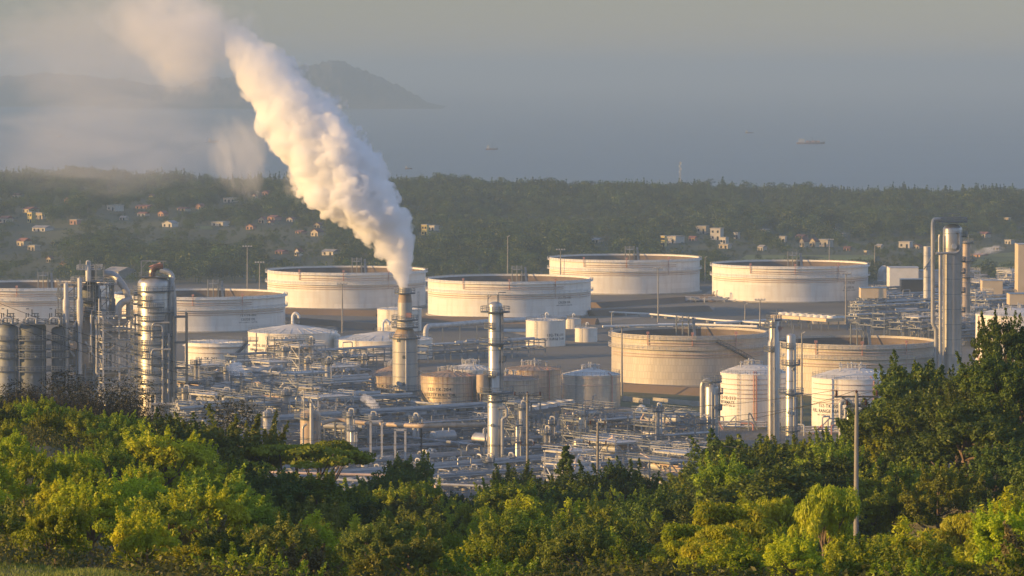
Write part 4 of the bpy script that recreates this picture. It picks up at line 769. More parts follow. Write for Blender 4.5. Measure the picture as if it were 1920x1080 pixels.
bigpipe([D(560, 896, 945), D(760, 905, 940), D(985, 915, 935), D(1240, 930, 925)], .28, 'pale pipe run along the tree line at the plant edge', 'lsteel')
bigpipe([G(1197, 782), D(1197, 768, 1235), D(1203, 762, 1235), D(1209, 768, 1235), G(1209, 784)], .8, 'white upside down U pipe on the open ground', 'white', sup=False)
for px, py, lab in ((1655, 505, 'bent air intake duct with a dark mouth beside the cream box building'), (1710, 512, 'pale bent air duct before the white plant house')):
    c = G(px, 560); q = lambda x, y: D(x, y, c.y); bigpipe([Vector((c.x, c.y, 0)), q(px-1, py+10), q(px, py+2), q(px+7, py)], 2.0, lab, 'lsteel', 4, False)
# inverted-U manifolds among the near racks
rngu = random.Random(3)
for i, g in enumerate(spots([(700, 868), (900, 870), (930, 900), (1210, 900), (1240, 935), (960, 950), (700, 930)], 26, 6, 21)):
    t = root('pipe_manifold', g); h = rngu.uniform(3, 5.5); dirv = U1 if rngu.random() < .6 else V1; nrm = Vector((-dirv.y, dirv.x, 0)); cnt = rngu.randint(4, 7); r = rngu.uniform(.16, .28)
    for j in range(cnt):
        b0 = g+nrm*(j-cnt/2)*1.1; hh = h*rngu.uniform(.75, 1.1); wd = rngu.uniform(1.2, 2)
        MB().tube([b0, b0+Vector((0, 0, hh)), b0+dirv*wd+Vector((0, 0, hh)), b0+dirv*wd+Vector((0, 0, hh*.4))], r, 7, r*3.5).build('loop_pipe', M[rngu.choice(['white', 'lsteel', 'duct'])], t)
    MB().tube([g-nrm*cnt*.6+dirv*1.6+Vector((0, 0, h*.35)), g+nrm*cnt*.6+dirv*1.6+Vector((0, 0, h*.35))], .3, 8).build('header_pipe', M['duct'], t)
    later(t, 'row of U shaped pipes', 'pipe manifold', 'pipe manifolds at the near edge of the plant')
# horizontal drums and exchangers on saddles
for i, g in enumerate(spots(POLY_A, 24, 11, 33, KEEP)):
    rg = random.Random(i+900); r = rg.uniform(.8, 1.6); L_ = rg.uniform(5, 9); dirv = U1 if rg.random() < .5 else V1; z = r+(rg.choice([1, 1, 4.5]) if proj(g)[1] < 870 else 1); t = root('horizontal_drum', g); a, b_ = g-dirv*L_/2+Vector((0, 0, z)), g+dirv*L_/2+Vector((0, 0, z))
    MB().tube([a-dirv*r*.35, a, b_, b_+dirv*r*.35], [r*.55, r, r, r*.55], 18).build('shell', M[rg.choice(['clad', 'duct', 'tan', 'lsteel'])], t)
    for s_ in (.22, .78): p = a+(b_-a)*s_; MB().box((p.x, p.y, (z-r*.6)/2), (r*1.3, .5, z-r*.6), math.atan2(dirv.y, dirv.x)+math.pi/2).build('saddle', M['concrete'], t)
    p = a+(b_-a)*.5; MB().tube([p+Vector((0, 0, r*.9)), p+Vector((0, 0, r+1.2)), p+Vector((1.5, 0, r+1.2)), p+Vector((1.5, 0, -z+.5))], .22, 8, .5).build('outlet_pipe', M['lsteel'], t)
    later(t, 'horizontal drum on saddles', 'drum', 'horizontal drums in the process area')
# air cooler decks
def aircooler(p, q, width, z, label, fans, group=None, m='dsteel', up=True):
    p, q = Vector(p), Vector(q); d = q-p; L_ = d.length; d.normalize(); n_ = Vector((-d.y, d.x, 0)); rz = math.atan2(d.y, d.x); c = (p+q)/2; t = root('air_cooler', Vector((p.x, p.y, 0)))
    MB().box((c.x, c.y, z+.6), (L_, width, 1.2), rz).build('coil_box', M[m], t)
    for k in range(fans): e = p+d*L_*(k+.5)/fans; MB().lathe((e.x, e.y, z+1.2), [(L_/fans*.46, 0), (L_/fans*.42, .9 if up else .5), (L_/fans*.36, .9 if up else .5), (L_/fans*.36, .3), (.01, .3)], 20).build('fan_ring', M['lsteel' if m != 'wallcream' else 'white'], t)
    for k in range(int(L_/6)+1):
        for o in (-width/2+.3, width/2-.3): e = p+d*min(L_-.3, k*6+.3)+n_*o; MB().bar(Vector((e.x, e.y, 0)), Vector((e.x, e.y, z)), .38).build('post', M['steel'], t)
    for o in (-1, 1): e = n_*(width/2+.5)*o; MB().bar(p+e+Vector((0, 0, z+2.2)), q+e+Vector((0, 0, z+2.2)), .1).build('handrail', M['steel'], t)
    if label and group is None: tag(t, label, 'air cooler')
    else: later(t, label, 'air cooler', group, proj(c+Vector((0, 0, z))))
    return t
for (x0, y0, x1, y1, z, f_) in ((948, 838, 1068, 815, 7.5, 7), (760, 838, 905, 822, 7, 8), (1165, 838, 1262, 850, 7, 6), (400, 765, 520, 745, 8, 6)):
    aircooler(G(x0, y0), G(x1, y1), 5, z, 'flat air cooler deck with fans', f_, 'air cooler decks')
a, b_ = G(1462, 612), G(1566, 620); aircooler(a, b_, 9, 3.5, 'cream cooling bank with eight round fans in a row', 8, None, 'wallcream')
# rear plant buildings
def building(px0, px1, yt, yb, depth, label, cat, m='wallcream', roof='blue', legs=0, yaw=0.0, pitch=0.0, louvres=0, d=None):
    a = G(px0, yb) if d is None else D(px0, yb, d); b_ = D(px1, yb, a.y); wd = b_.x-a.x; h = zat(a, yt)-a.z; zb = a.z
    t = root('plant_building', Vector(((a.x+b_.x)/2, a.y+depth/2, 0)), label, cat); c = ((a.x+b_.x)/2, a.y+depth/2); 
    base = zb if legs else 0
    MB().box((*c, base+(zb+h-base)/2), (wd, depth, zb+h-base), yaw).build('wall', M[m], t)
    mb = MB(); ca, sa = math.cos(yaw), math.sin(yaw); hx, hy, z = wd/2+.3, depth/2+.3, zb+h+.01; vv = []
    for x, y, zz in ((-hx, -hy, z), (hx, -hy, z), (hx, hy, z), (-hx, hy, z), (-hx, 0, z+pitch+.25), (hx, 0, z+pitch+.25)): vv.append((c[0]+x*ca-y*sa, c[1]+x*sa+y*ca, zz))
    mb.add(vv, [(0, 1, 5, 4), (2, 3, 4, 5), (1, 2, 5), (3, 0, 4), (3, 2, 1, 0)]).build('roof', M[roof], t)
    if legs:
        for k in range(legs):
            for y in (-depth*.45, depth*.45): x = -wd*.48+wd*.96*k/(legs-1); MB().bar((c[0]+x, c[1]+y, 0), (c[0]+x, c[1]+y, zb), .5).build('leg', M['steel'], t)
    for k in range(louvres): x = c[0]-wd/2+wd*(k+.5)/louvres; MB().box((x, c[1]-depth/2-.06, zb+h*.5), (wd/louvres*.82, .12, h*.86)).build('louvre_panel', M['lsteel'], t)
    return t
building(1614, 1662, 540, 559, 9, 'cream box building on tall legs with a blue roof, beside the 151-TK-007 tank', 'building', legs=4, d=1660)
building(1668, 1722, 502, 535, 14, 'white plant house with rooftop machines, in front of the far trees', 'building', 'white', 'lsteel', d=1800)
t = building(1722, 1790, 508, 535, 14, 'long low grey plant house adjoining the white one', 'building', 'lsteel', 'steel', d=1805)
building(1690, 1740, 524, 532, 8, 'low blue roofed annex between the ducts', 'building', 'glass', 'blue', d=1740)
building(1893, 1945, 551, 572, 10, 'cream box building with a blue roof at the picture edge', 'building', legs=3, d=1640)
building(1909, 1950, 458, 500, 12, 'tall yellowish furnace house at the picture edge', 'building', 'wallcream', 'lsteel', d=1780)
building(1842, 1880, 526, 545, 8, 'small yellow machine house in the rear plant', 'building', 'wallcream', 'lsteel', d=1760)
building(1680, 1720, 579, 612, 5, 'pale louvred box standing among the rear racks', 'building', 'lsteel', 'lsteel', louvres=5)
building(945, 988, 622, 640, 8, 'blue roofed shed behind the slim silver column', 'building', 'concrete', 'blue', pitch=.6)
building(1525, 1610, 598, 608, 16, 'wide low shed with a pale blue roof behind the twin columns', 'building', 'concrete', 'blue', pitch=.5)
building(1236, 1262, 608, 613, 5, 'flat white cabin behind the beige clad tank', 'building', 'white', 'white')
building(1182, 1208, 611, 616, 5, 'first of two low white cabins over the beige clad tank rim', 'building', 'white', 'white')
# concrete dyke wall by the clad tank
for x0, x1, ya, yb, lab in ((1168, 1218, 745, 752, 'short stained concrete wall on the grass below the beige clad tank'), (1225, 1335, 748, 758, 'long stained concrete wall on the grass below the beige clad tank')):
    a, b_ = G(x0, ya+6), G(x1, yb+6); mb = MB(); mb.bar(a+Vector((0, 0, .7)), b_+Vector((0, 0, .7)), .4, 1.4); o = mb.build('dyke_wall', M['concrete'], None, a); tag(o, lab, 'wall')
# white pipelines on sleepers in the tank farm
for i, (pts, r, lab) in enumerate((([(1090, 583), (1210, 588), (1340, 600), (1440, 606)], .36, 'long white pipeline on sleepers between the tank rows'), ([(1340, 606), (1440, 600), (1560, 596)], .45, 'white pipeline leading to the cooling bank'), ([(1130, 612), (1300, 608), (1420, 612)], .45, 'pale pipeline along the back of the beige clad tank'))):
    p3 = [G(x, y, 1.3) for x, y in pts]; t = root('pipeline', Vector((p3[0].x, p3[0].y, 0)), lab, 'pipeline')
    for j in range(3): off = Vector((0, j*2.0, -.1*j)); MB().tube([p+off for p in p3], r*(1-.2*j), 8).build('pipe', M['white' if j != 1 else 'lsteel'], t)
    for a, b_ in zip(p3, p3[1:]):
        for q in range(5): e = a+(b_-a)*(q+.5)/5; MB().box((e.x, e.y+2, .35), (.7, 6.5, .7)).build('sleeper', M['concrete'], t)
# valve station in front of the 151-TK-007 tank
rg = random.Random(8)
for i, (x, y, n_, lab) in enumerate(((1370, 562, 9, 'cluster of pipe valves at the foot of the 151-TK-007 tank'), (1320, 566, 6, 'smaller cluster of pipe valves on the bank before the 151-TK-007 tank'), (1400, 805, 8, 'cluster of low pipes at the foot of the TK-313 tank'), (1540, 815, 6, 'cluster of low pipes at the foot of the naphtha tank'))):
    g = G(x, y); t = root('valve_station', g, lab, 'pipework')
    for j in range(n_): b0 = g+Vector((rg.uniform(-9, 9), rg.uniform(-6, 4), 0)); h = rg.uniform(1.5, 5); MB().tube([b0, b0+Vector((0, 0, h)), b0+Vector((rg.uniform(-4, 4), 1, h)), b0+Vector((rg.uniform(-4, 4), 1, .3))], .22, 7, .6).build('pipe', M[rg.choice(['lsteel', 'duct', 'red', 'steel'])], t)
    for j in range(3): b0 = g+Vector((-8, -3+j*2, 1+j*.5)); MB().tube([b0, b0+Vector((16, 0, 0))], .25, 7).build('header_pipe', M['lsteel'], t)

# small upright vessels and standpipes among the racks
for i, g in enumerate(spots(POLY_A, 52, 8, 61, KEEP)):
    rg = random.Random(i+300); px, py = proj(g); r = rg.uniform(.5, 1.1); h = rg.uniform(9, 16) if not (660 < px < 1200 and py < 860) else rg.uniform(5, 9)
    if py > 885: h = rg.uniform(4, 7)
    t = root('upright_vessel', g)
    MB().lathe(g, [(r*.8, 0), (r*.8, 1.5), (r, 1.8), (r, h)]+dome(r, h, .5), 18).build('shell', M[rg.choice(['clad', 'duct', 'clad', 'lsteel'])], t); platform(t, g, r, h-1, 1.0, -3.1, rg.uniform(0, 3))
    if rg.random() < .6: platform(t, g, r, h*.5, 1.0, -3.1, .2)
    q = g+Vector((r+.4, -.5, 0)); MB().tube([q, q+Vector((0, 0, h+1)), q+Vector((-r-.4, .5, h+1)), g+Vector((0, 0, h+.3))], .2, 7, .5).build('riser_pipe', M['lsteel'], t); MB().ladder(g+Vector((-r, -r*.3, 0)), g+Vector((-r, -r*.3, h)), (-.3, -.1, 0), .5).build('ladder', M['steel'], t)
    later(t, 'small upright vessel', 'process vessel', 'small upright vessels among the racks', proj(g+Vector((0, 0, h*.7))))
# ------------------------------------------------------------------ light masts, telecom masts, utility poles, wires
def mast(px, yt, yb, label, heads=4, d=None, z0=0.0, r=.28, lattice=False):
    b_ = G(px, yb, z0) if d is None else D(px, yb, d); t = root('light_mast' if not lattice else 'telecom_mast', b_, label, 'light mast' if not lattice else 'telecom mast', 'light masts' if not lattice else 'telecom masts'); zt = D(px, yt, b_.y).z
    if lattice:
        mb = MB(); wd = .9
        for dx, dy in ((-wd, -wd), (wd, -wd), (0, wd)): mb.bar(b_+Vector((dx, dy, 0)), Vector((b_.x+dx*.4, b_.y+dy*.4, zt)), .25)
        n_ = int((zt-b_.z)/3)
        for k in range(n_): z = b_.z+(zt-b_.z)*k/n_; f_ = 1-.6*k/n_; mb.bar((b_.x-wd*f_, b_.y-wd*f_, z), (b_.x+wd*f_, b_.y-wd*f_, z+3), .16); mb.bar((b_.x+wd*f_, b_.y-wd*f_, z), (b_.x, b_.y+wd*f_, z+3), .16)
        mb.build('lattice', M['lsteel'], t)
        for k in range(4): MB().box((b_.x+(-1)**k*.7, b_.y-.6, zt-1.5-k*2.2), (.5, .3, 1.8)).build('antenna', M['white'], t)
        return t
    MB().tube([b_, Vector((b_.x, b_.y, zt))], [r*1.3, r*.6], 8).build('pole', M['pole'], t)
    if heads > 1:
        MB().bar((b_.x-1.9, b_.y, zt), (b_.x+1.9, b_.y, zt), .22).build('crossarm', M['steel'], t)
        for k in range(heads): x = b_.x-1.7+3.4*k/(heads-1); MB().box((x, b_.y-.3, zt+.35), (.7, .5, .55)).build('lamp', M['lsteel'], t)
    else: MB().tube([Vector((b_.x, b_.y, zt-.2)), Vector((b_.x+.9, b_.y-.3, zt+.3))], .12, 6).build('lamp', M['lsteel'], t)
    return t
for px, yt, yb, lab, h in ((464, 463, 560, 'tallest light mast before the woods, over the 151-TK-003 tank', 4), (487, 493, 560, 'shorter light mast before the woods, next to the tallest one', 4), (642, 533, 624, 'light mast in front of the crude tank behind the stack', 4), (952, 443, 560, 'light mast rising behind the 151-TK-005 tank', 1),
    (1234, 504, 604, 'light mast with crossarm between the rear crude tanks', 4), (1166, 614, 742, 'dark light mast at the left edge of the beige clad tank', 4), (1051, 469, 550, 'thin light mast at the left edge of the rearmost crude tank', 4), (1425, 563, 618, 'short light mast before the cooling bank', 4), (1586, 514, 608, 'light mast in front of the 151-TK-007 tank lettering', 4),
    (1555, 450, 520, 'light mast behind the 151-TK-007 tank', 4), (1503, 624, 812, 'dark thin mast next to the shorter twin column', 1), (1393, 505, 566, 'thin lamp post before the 151-TK-007 tank', 1), (1147, 585, 616, 'small lamp post beside the 102-TK tank', 1), (1397, 570, 602, 'thin lamp post on the dark bank', 1), (1112, 742, 775, 'lamp post before the shiny clad tank', 1), (1322, 482, 530, 'thin lamp post between the two rear crude tanks', 1), (1640, 460, 520, 'lamp post right of the 151-TK-007 tank', 1)): mast(px, yt, yb, lab, h)
def tz(px, d): return ground_z((px-960)/F*d, d)
def masttree(px, yt, d, lab, lattice): p = D(px, 540, d); p.z = tz(px, d); mast(px, yt, proj(p)[1], lab, 1, d, lattice=lattice, r=.2)
masttree(1275, 303, 3380, 'lone telecom mast standing over the coastal trees', True); masttree(482, 344, 2900, 'telecom mast in the village behind the smoke', True)
for px, yt, d, lab in ((330, 392, 2750, 'thin village pole by the red roofed row'), (421, 395, 2720, 'thin village pole in the thin smoke'), (194, 388, 2800, 'thin village pole near the white cottages'), (552, 400, 2700, 'thin village pole beside the white plume'), (497, 398, 2750, 'thin village pole near the telecom mast'), (1740, 470, 2250, 'thin field pole beside the pale stack')): masttree(px, yt, d, lab, False)

POLE_TOP = {}
def utility_pole(px, yt, d, label, arms, r=.165):
    b_ = D(px, 540, d); b_.z = ground_z(b_.x, d)-.3; zt = D(px, yt, d).z; t = root('utility_pole', b_, label, 'utility pole', 'utility poles on the hillside')
    MB().tube([b_, Vector((b_.x, b_.y, zt))], [r*1.25, r*.75], 10).build('pole', M['pole'], t); tips = []
    for dz, half, n_ in arms:
        z = zt-dz; MB().bar((b_.x-half, b_.y, z), (b_.x+half, b_.y, z), .14, .12).build('crossarm', M['dsteel'], t)
        for s_ in (-1, 1): MB().bar((b_.x+s_*half*.7, b_.y-.04, z), (b_.x, b_.y-.04, z-.75), .07).build('brace', M['dsteel'], t)
        for k in range(n_):
            x = b_.x-half*.92+half*1.84*k/(n_-1); mb = MB(); prf = [(.04, 0)]
            for q in range(3): prf += [(.11, .08+q*.11), (.05, .13+q*.11)]
            mb.lathe((x, b_.y, z+.06), prf+[(.01, .42)], 10).build('insulator', M['porcelain'], t); tips.append(Vector((x, b_.y, z+.45)))
    POLE_TOP[px] = tips; return t
utility_pole(989, 737, 480, 'utility pole with one crossarm, rising before the shiny clad tank', [(.3, 1.55, 3), (5.9, .8, 2)])
utility_pole(1121, 792, 430, 'thin utility pole with two crossarms, in the middle of the tree line', [(.25, .8, 2), (2.3, .9, 3)])
utility_pole(1607, 737, 290, 'tallest concrete utility pole, standing in front of the naphtha tank', [(.25, 1.5, 3), (.9, .7, 2)])
mark(989, 820, 'the one armed utility pole'); mark(1607, 860, 'the tallest utility pole'); mark(1121, 860, 'the thin utility pole')
def wire(a, b_, sag, label, r=.018):
    pts = [a+(b_-a)*k/24-Vector((0, 0, sag*4*(k/24)*(1-k/24))) for k in range(25)]; o = MB().tube(pts, r, 5).build('power_line', M['wire'], None, a); return tag(o, label, 'cable', 'power lines between the utility poles')
A, B, Cc = POLE_TOP[989], POLE_TOP[1607], POLE_TOP[1121]
wire(A[0], B[0], 1.5, 'upper black cable from the one armed pole to the tallest pole'); wire(A[2], B[2], 2.4, 'sagging black cable from the one armed pole to the tallest pole'); wire(A[1], B[1], 3.2, 'lowest hanging cable from the one armed pole to the tallest pole')
for i, (e, py) in enumerate(((0, 545), (1, 562), (2, 575))): wire(D(-60, py, 330), A[e], 3.5+i*.6, ('highest', 'middle', 'lowest')[i]+' of three black cables running from the cracking tower to the one armed pole')
for i, (e, py) in enumerate(((2, 800), (4, 806))): wire(D(300, py-20, 460), Cc[e], 1.6, ('upper', 'lower')[i]+' cable from the flat topped tree to the thin pole')
for i, (e, py, d) in enumerate(((0, 820, 400), (1, 826, 400), (2, 842, 405), (3, 846, 405), (4, 850, 405))): wire(Cc[e], D(1990, py, 330), 2.2, ('first', 'second', 'third', 'fourth', 'fifth')[i]+' cable down the hill slope from the thin pole, counted from the top')

# ------------------------------------------------------------------ village houses, boats
M['plaster'] = mat('cream_plaster', (.46, .40, .29), .8, 0, .12, .3); M['whiteplaster'] = mat('white_plaster', (.52, .49, .43), .8, 0, .1, .3); M['yellowplaster'] = mat('yellow_plaster', (.62, .50, .16), .8, 0, .1, .3)
M['pinkplaster'] = mat('brick_pink_plaster', (.45, .27, .19), .85, 0, .15, .3); M['redroof'] = mat('red_tile_roof', (.25, .115, .085), .8, 0, .2, .5); M['brownroof'] = mat('brown_tile_roof', (.17, .09, .07), .8, 0, .2, .5); M['greyroof'] = mat('grey_sheet_roof', (.30, .29, .28), .6, 0, .15, .4)
M['flatroof'] = mat('flat_cement_roof', (.40, .37, .32), .9, 0, .15, .3)
HOUSES = []
RH = random.Random(6)
def house(px, py, w_, h, kind, wall, roof, label, depth=None, yaw=None):
    yaw = RH.uniform(-.85, -.3) if yaw is None else yaw; w_ *= .82
    d = G(px, py, 3).y
    for _ in range(5): d = G(px, py, ground_z((px-960)/F*d, d)).y
    k = F/d; wd = w_/k; ht = h/k; dp = depth or wd*1.1; x = (px-960)/F*d; c = Vector((x, d+dp/2, ground_z(x, d)-.3)); t = root('village_house', c, label, 'house', 'village houses among the trees')
    ca, sa = math.cos(yaw), math.sin(yaw); T = lambda a, b_, z: (c.x+a*ca-b_*sa, c.y+a*sa+b_*ca, c.z+z); hx, hy = wd/2, dp/2; rh = ht*.36 if kind != 'flat' else 0; wh = ht-rh
    mb = MB(); f_ = [T(*q) for q in ((-hx, -hy, 0), (hx, -hy, 0), (hx, hy, 0), (-hx, hy, 0), (-hx, -hy, wh), (hx, -hy, wh), (hx, hy, wh), (-hx, hy, wh))]; fs = [(0, 1, 5, 4), (1, 2, 6, 5), (2, 3, 7, 6), (3, 0, 4, 7), (4, 5, 6, 7)]
    if kind == 'gable': f_ += [T(0, -hy, ht), T(0, hy, ht)]; fs += [(4, 5, 8), (6, 7, 9)]
    mb.add(f_, fs).build('wall', M[wall], t)
    mb = MB(); e = .35
    if kind == 'gable':
        for s_ in (-1, 1):
            q = [T(s_*(hx+e), -hy-e, wh-.12), T(s_*(hx+e), hy+e, wh-.12), T(0, hy+e, ht+.12), T(0, -hy-e, ht+.12)]; q2 = [(a, b_, z+.22) for a, b_, z in q]; mb.add(q+q2, [(0, 1, 2, 3), (7, 6, 5, 4), (0, 4, 5, 1), (1, 5, 6, 2), (2, 6, 7, 3), (3, 7, 4, 0)])
    elif kind == 'side':
        for s_ in (-1, 1):
            q = [T(-hx-e, s_*(hy+e), wh+.02), T(hx+e, s_*(hy+e), wh+.02), T(hx+e, 0, ht), T(-hx-e, 0, ht)]; mb.add(q, [(0, 1, 2, 3)])
        mb.add([T(-hx-e, -hy-e, wh+.02), T(-hx-e, hy+e, wh+.02), T(-hx-e, 0, ht), T(hx+e, -hy-e, wh+.02), T(hx+e, hy+e, wh+.02), T(hx+e, 0, ht)], [(0, 1, 2), (3, 4, 5)])
    elif kind == 'hip': mb.add([T(-hx-e, -hy-e, wh+.02), T(hx+e, -hy-e, wh+.02), T(hx+e, hy+e, wh+.02), T(-hx-e, hy+e, wh+.02), T(-hx*.35, 0, ht), T(hx*.35, 0, ht)], [(0, 1, 5, 4), (1, 2, 5), (2, 3, 4, 5), (3, 0, 4)])
    else: mb.box((c.x, c.y, c.z+wh+.2), (wd+.5, dp+.5, .4), yaw)
    mb.build('roof', M[roof], t)
    nf = 2 if wh > 5 else 1; nw = max(2, int(wd/2.6))
    for fl in range(nf):
        for q in range(nw):
            a = -hx+wd*(q+.5)/nw; zz = wh*(fl+.5)/nf; isd = fl == 0 and q == nw//2
            qv = [T(a-.55, -hy-.04, 0 if isd else zz-.6), T(a+.55, -hy-.04, 0 if isd else zz-.6), T(a+.55, -hy-.04, zz+.7), T(a-.55, -hy-.04, zz+.7)]; MB().add(qv+[(p[0], p[1]+.1, p[2]) for p in qv], [(0, 1, 2, 3), (0, 4, 5, 1), (1, 5, 6, 2), (2, 6, 7, 3), (3, 7, 4, 0)]).build('door' if isd else 'window', M['glass'], t)
    HOUSES.append((x, d, wd)); return t
for q_ in ((60, 400, 'the left village'), (300, 400, 'the smoky village'), (500, 405, 'the steam side village'), (1350, 450, 'the village rise'), (1520, 455, 'the twin villas'), (1700, 450, 'the far right slope'), (1150, 470, 'the middle woods'), (700, 480, 'the plume woods')): mark(*q_)
for a in ((97, 357, 12, 12, 'gable', 'whiteplaster', 'redroof', 'tiny white gabled cottage high in the trees at the far left'), (190, 352, 10, 13, 'gable', 'plaster', 'redroof', 'cream gabled cottage on the rise before the misty water'), (202, 358, 14, 8, 'flat', 'whiteplaster', 'flatroof', 'low white annex beside the cream cottage on the rise'), (254, 352, 16, 4, 'flat', 'plaster', 'flatroof', 'long low cream shed alone in the high trees'),
    (56, 392, 26, 12, 'side', 'plaster', 'redroof', 'broad cream house with a red roof at the far left'), (76, 400, 22, 12, 'flat', 'plaster', 'flatroof', 'flat roofed cream house beside the broad red roof'), (58, 404, 13, 20, 'flat', 'yellowplaster', 'flatroof', 'narrow yellowish two storey house at the far left'), (78, 416, 34, 12, 'side', 'whiteplaster', 'greyroof', 'long white house with grey roof at the edge of the field'),
    (10, 402, 22, 14, 'side', 'whiteplaster', 'redroof', 'white house with red roof cut by the picture edge'), (140, 402, 18, 9, 'flat', 'pinkplaster', 'flatroof', 'brick pink house over the grassy field'), (215, 394, 26, 11, 'flat', 'whiteplaster', 'flatroof', 'white flat roofed house amid the smoke'), (270, 391, 30, 8, 'side', 'pinkplaster', 'redroof', 'long red roofed row in the smoke'), (268, 404, 20, 9, 'side', 'whiteplaster', 'redroof', 'white house with red roof below the long red row'), (305, 404, 16, 10, 'gable', 'pinkplaster', 'redroof', 'small brick red gabled house in the smoke'),
    (344, 395, 22, 8, 'side', 'plaster', 'redroof', 'red roofed cream house behind the thin smoke pole'), (318, 420, 26, 12, 'gable', 'whiteplaster', 'greyroof', 'white gabled house with a grey roof amid the trees'), (44, 462, 24, 17, 'side', 'plaster', 'redroof', 'cream house with a bright red hipped top below the field'), (62, 470, 20, 10, 'flat', 'plaster', 'flatroof', 'low cream annex next to the house below the field'), (92, 492, 12, 12, 'gable', 'plaster', 'brownroof', 'single cream gable near the cracking tower trees'), (104, 460, 16, 9, 'gable', 'plaster', 'brownroof', 'small brown roofed cottage right of the field'),
    (434, 380, 28, 8, 'flat', 'whiteplaster', 'flatroof', 'white flat roofed house under the faint smoke'), (477, 376, 8, 8, 'gable', 'whiteplaster', 'redroof', 'tiny white gable beside the telecom mast'), (492, 418, 14, 12, 'gable', 'plaster', 'redroof', 'cream gabled house close to the telecom mast'), (514, 412, 22, 10, 'side', 'pinkplaster', 'redroof', 'wide red roofed house close to the telecom mast'), (508, 421, 10, 8, 'gable', 'plaster', 'redroof', 'smallest cream gable below the wide red roof'), (412, 424, 30, 8, 'flat', 'whiteplaster', 'flatroof', 'long low white house by the smoke pole'),
    (596, 427, 14, 10, 'gable', 'plaster', 'brownroof', 'higher cream gable just left of the steam column'), (594, 443, 20, 14, 'gable', 'plaster', 'brownroof', 'bigger cream gabled house just left of the steam column'), (564, 438, 18, 7, 'side', 'pinkplaster', 'redroof', 'low red roofed house left of the steam column'), (560, 480, 13, 15, 'gable', 'whiteplaster', 'brownroof', 'white temple like gabled house over the crude tank'), (620, 478, 30, 12, 'side', 'whiteplaster', 'greyroof', 'grey roofed white house half hidden behind the crude tank'), (528, 476, 22, 9, 'side', 'pinkplaster', 'redroof', 'low brick house with red roof above the woods edge'),
    (797, 441, 13, 20, 'flat', 'yellowplaster', 'flatroof', 'bright yellow two storey house right of the steam'), (812, 432, 18, 10, 'flat', 'whiteplaster', 'flatroof', 'white house next to the bright yellow one'), (222, 522, 52, 22, 'side', 'concrete', 'greyroof', 'big dark grey roofed hall behind the cracking tower'),
    (1245, 462, 10, 20, 'flat', 'yellowplaster', 'flatroof', 'narrow yellowish house above the rearmost crude tank'), (1265, 456, 32, 13, 'flat', 'whiteplaster', 'flatroof', 'white flat roofed house above the rearmost crude tank'), (1318, 438, 24, 14, 'flat', 'plaster', 'flatroof', 'cream stepped house on the village rise'), (1345, 450, 24, 22, 'flat', 'whiteplaster', 'flatroof', 'tall pale green grey house on the village rise'), (1359, 458, 14, 13, 'flat', 'whiteplaster', 'flatroof', 'small white cube house with dark windows'), (1382, 448, 10, 12, 'flat', 'whiteplaster', 'flatroof', 'narrow white house above the 151-TK-007 tank'), (1361, 466, 22, 8, 'flat', 'plaster', 'flatroof', 'low cream house below the small white cube'),
    (1432, 436, 22, 6, 'flat', 'plaster', 'flatroof', 'low cream row behind the trees over the 151-TK-007 tank'), (1468, 455, 16, 12, 'flat', 'whiteplaster', 'flatroof', 'white boxy house left of the twin gables'), (1509, 463, 15, 17, 'gable', 'plaster', 'brownroof', 'first of the twin cream gabled villas'), (1528, 463, 16, 17, 'gable', 'plaster', 'brownroof', 'second of the twin cream gabled villas, next to the grey hall'), (1549, 463, 26, 14, 'flat', 'concrete', 'greyroof', 'grey hall adjoining the twin villas'), (1504, 447, 20, 8, 'side', 'pinkplaster', 'redroof', 'red roofed house behind the twin villas'), (1577, 444, 24, 6, 'flat', 'whiteplaster', 'flatroof', 'low white house behind the grey hall'),
    (1626, 479, 8, 9, 'flat', 'plaster', 'flatroof', 'lone cream hut at the woods edge'), (1700, 465, 26, 12, 'flat', 'whiteplaster', 'flatroof', 'white house half hidden near the pale vent stack'), (1722, 466, 14, 8, 'gable', 'plaster', 'redroof', 'cream gable left of the pale vent stack'), (1848, 445, 20, 12, 'side', 'plaster', 'redroof', 'red roofed cream house on the slope at the far right'), (1890, 418, 12, 10, 'flat', 'plaster', 'flatroof', 'small cream house high on the far right slope'), (1895, 458, 16, 8, 'flat', 'whiteplaster', 'flatroof', 'white house at the far right edge of the village'), (1838, 482, 28, 8, 'side', 'pinkplaster', 'redroof', 'long red shed beside the green field at the right')): house(*a)
for px_, py_ in [(128, 380), (285, 372), (232, 408), (375, 392), (470, 430), (120, 500), (500, 372), (545, 415), (1430, 470), (1300, 452), (1590, 470), (1650, 468), (1870, 470), (1560, 430), (1120, 455), (30, 370)]:
    wl = RH.choice(['plaster', 'whiteplaster', 'plaster', 'pinkplaster']); rf = RH.choice(['redroof', 'brownroof', 'greyroof', 'redroof']); kd = RH.choice(['gable', 'side', 'side'])
    o = house(px_, py_, RH.uniform(11, 18), RH.uniform(8, 12), kd, wl, rf, None); later(o, {'plaster': 'cream', 'whiteplaster': 'white', 'pinkplaster': 'brick'}[wl]+' cottage with '+{'redroof': 'red', 'brownroof': 'brown', 'greyroof': 'grey'}[rf]+' roof', 'house', 'village houses among the trees', (px_, py_))
def field(pts, nm): sheet(nm, pts, M['fieldm'], 0)
M['fieldm'] = mat('bright_field_grass', (.12, .15, .045), .95, 0, .35, .03)
def field(pts, nm):
    mb = MB(); vv = []
    for px, py in pts:
        d = 2500
        for _ in range(6): g = G(px, py, ground_z((px-960)/F*d, d)+.6); d = g.y
        vv.append(tuple(g))
    mb.add(vv, [tuple(range(len(vv)))]); return struct(nm, mb, M['fieldm'])
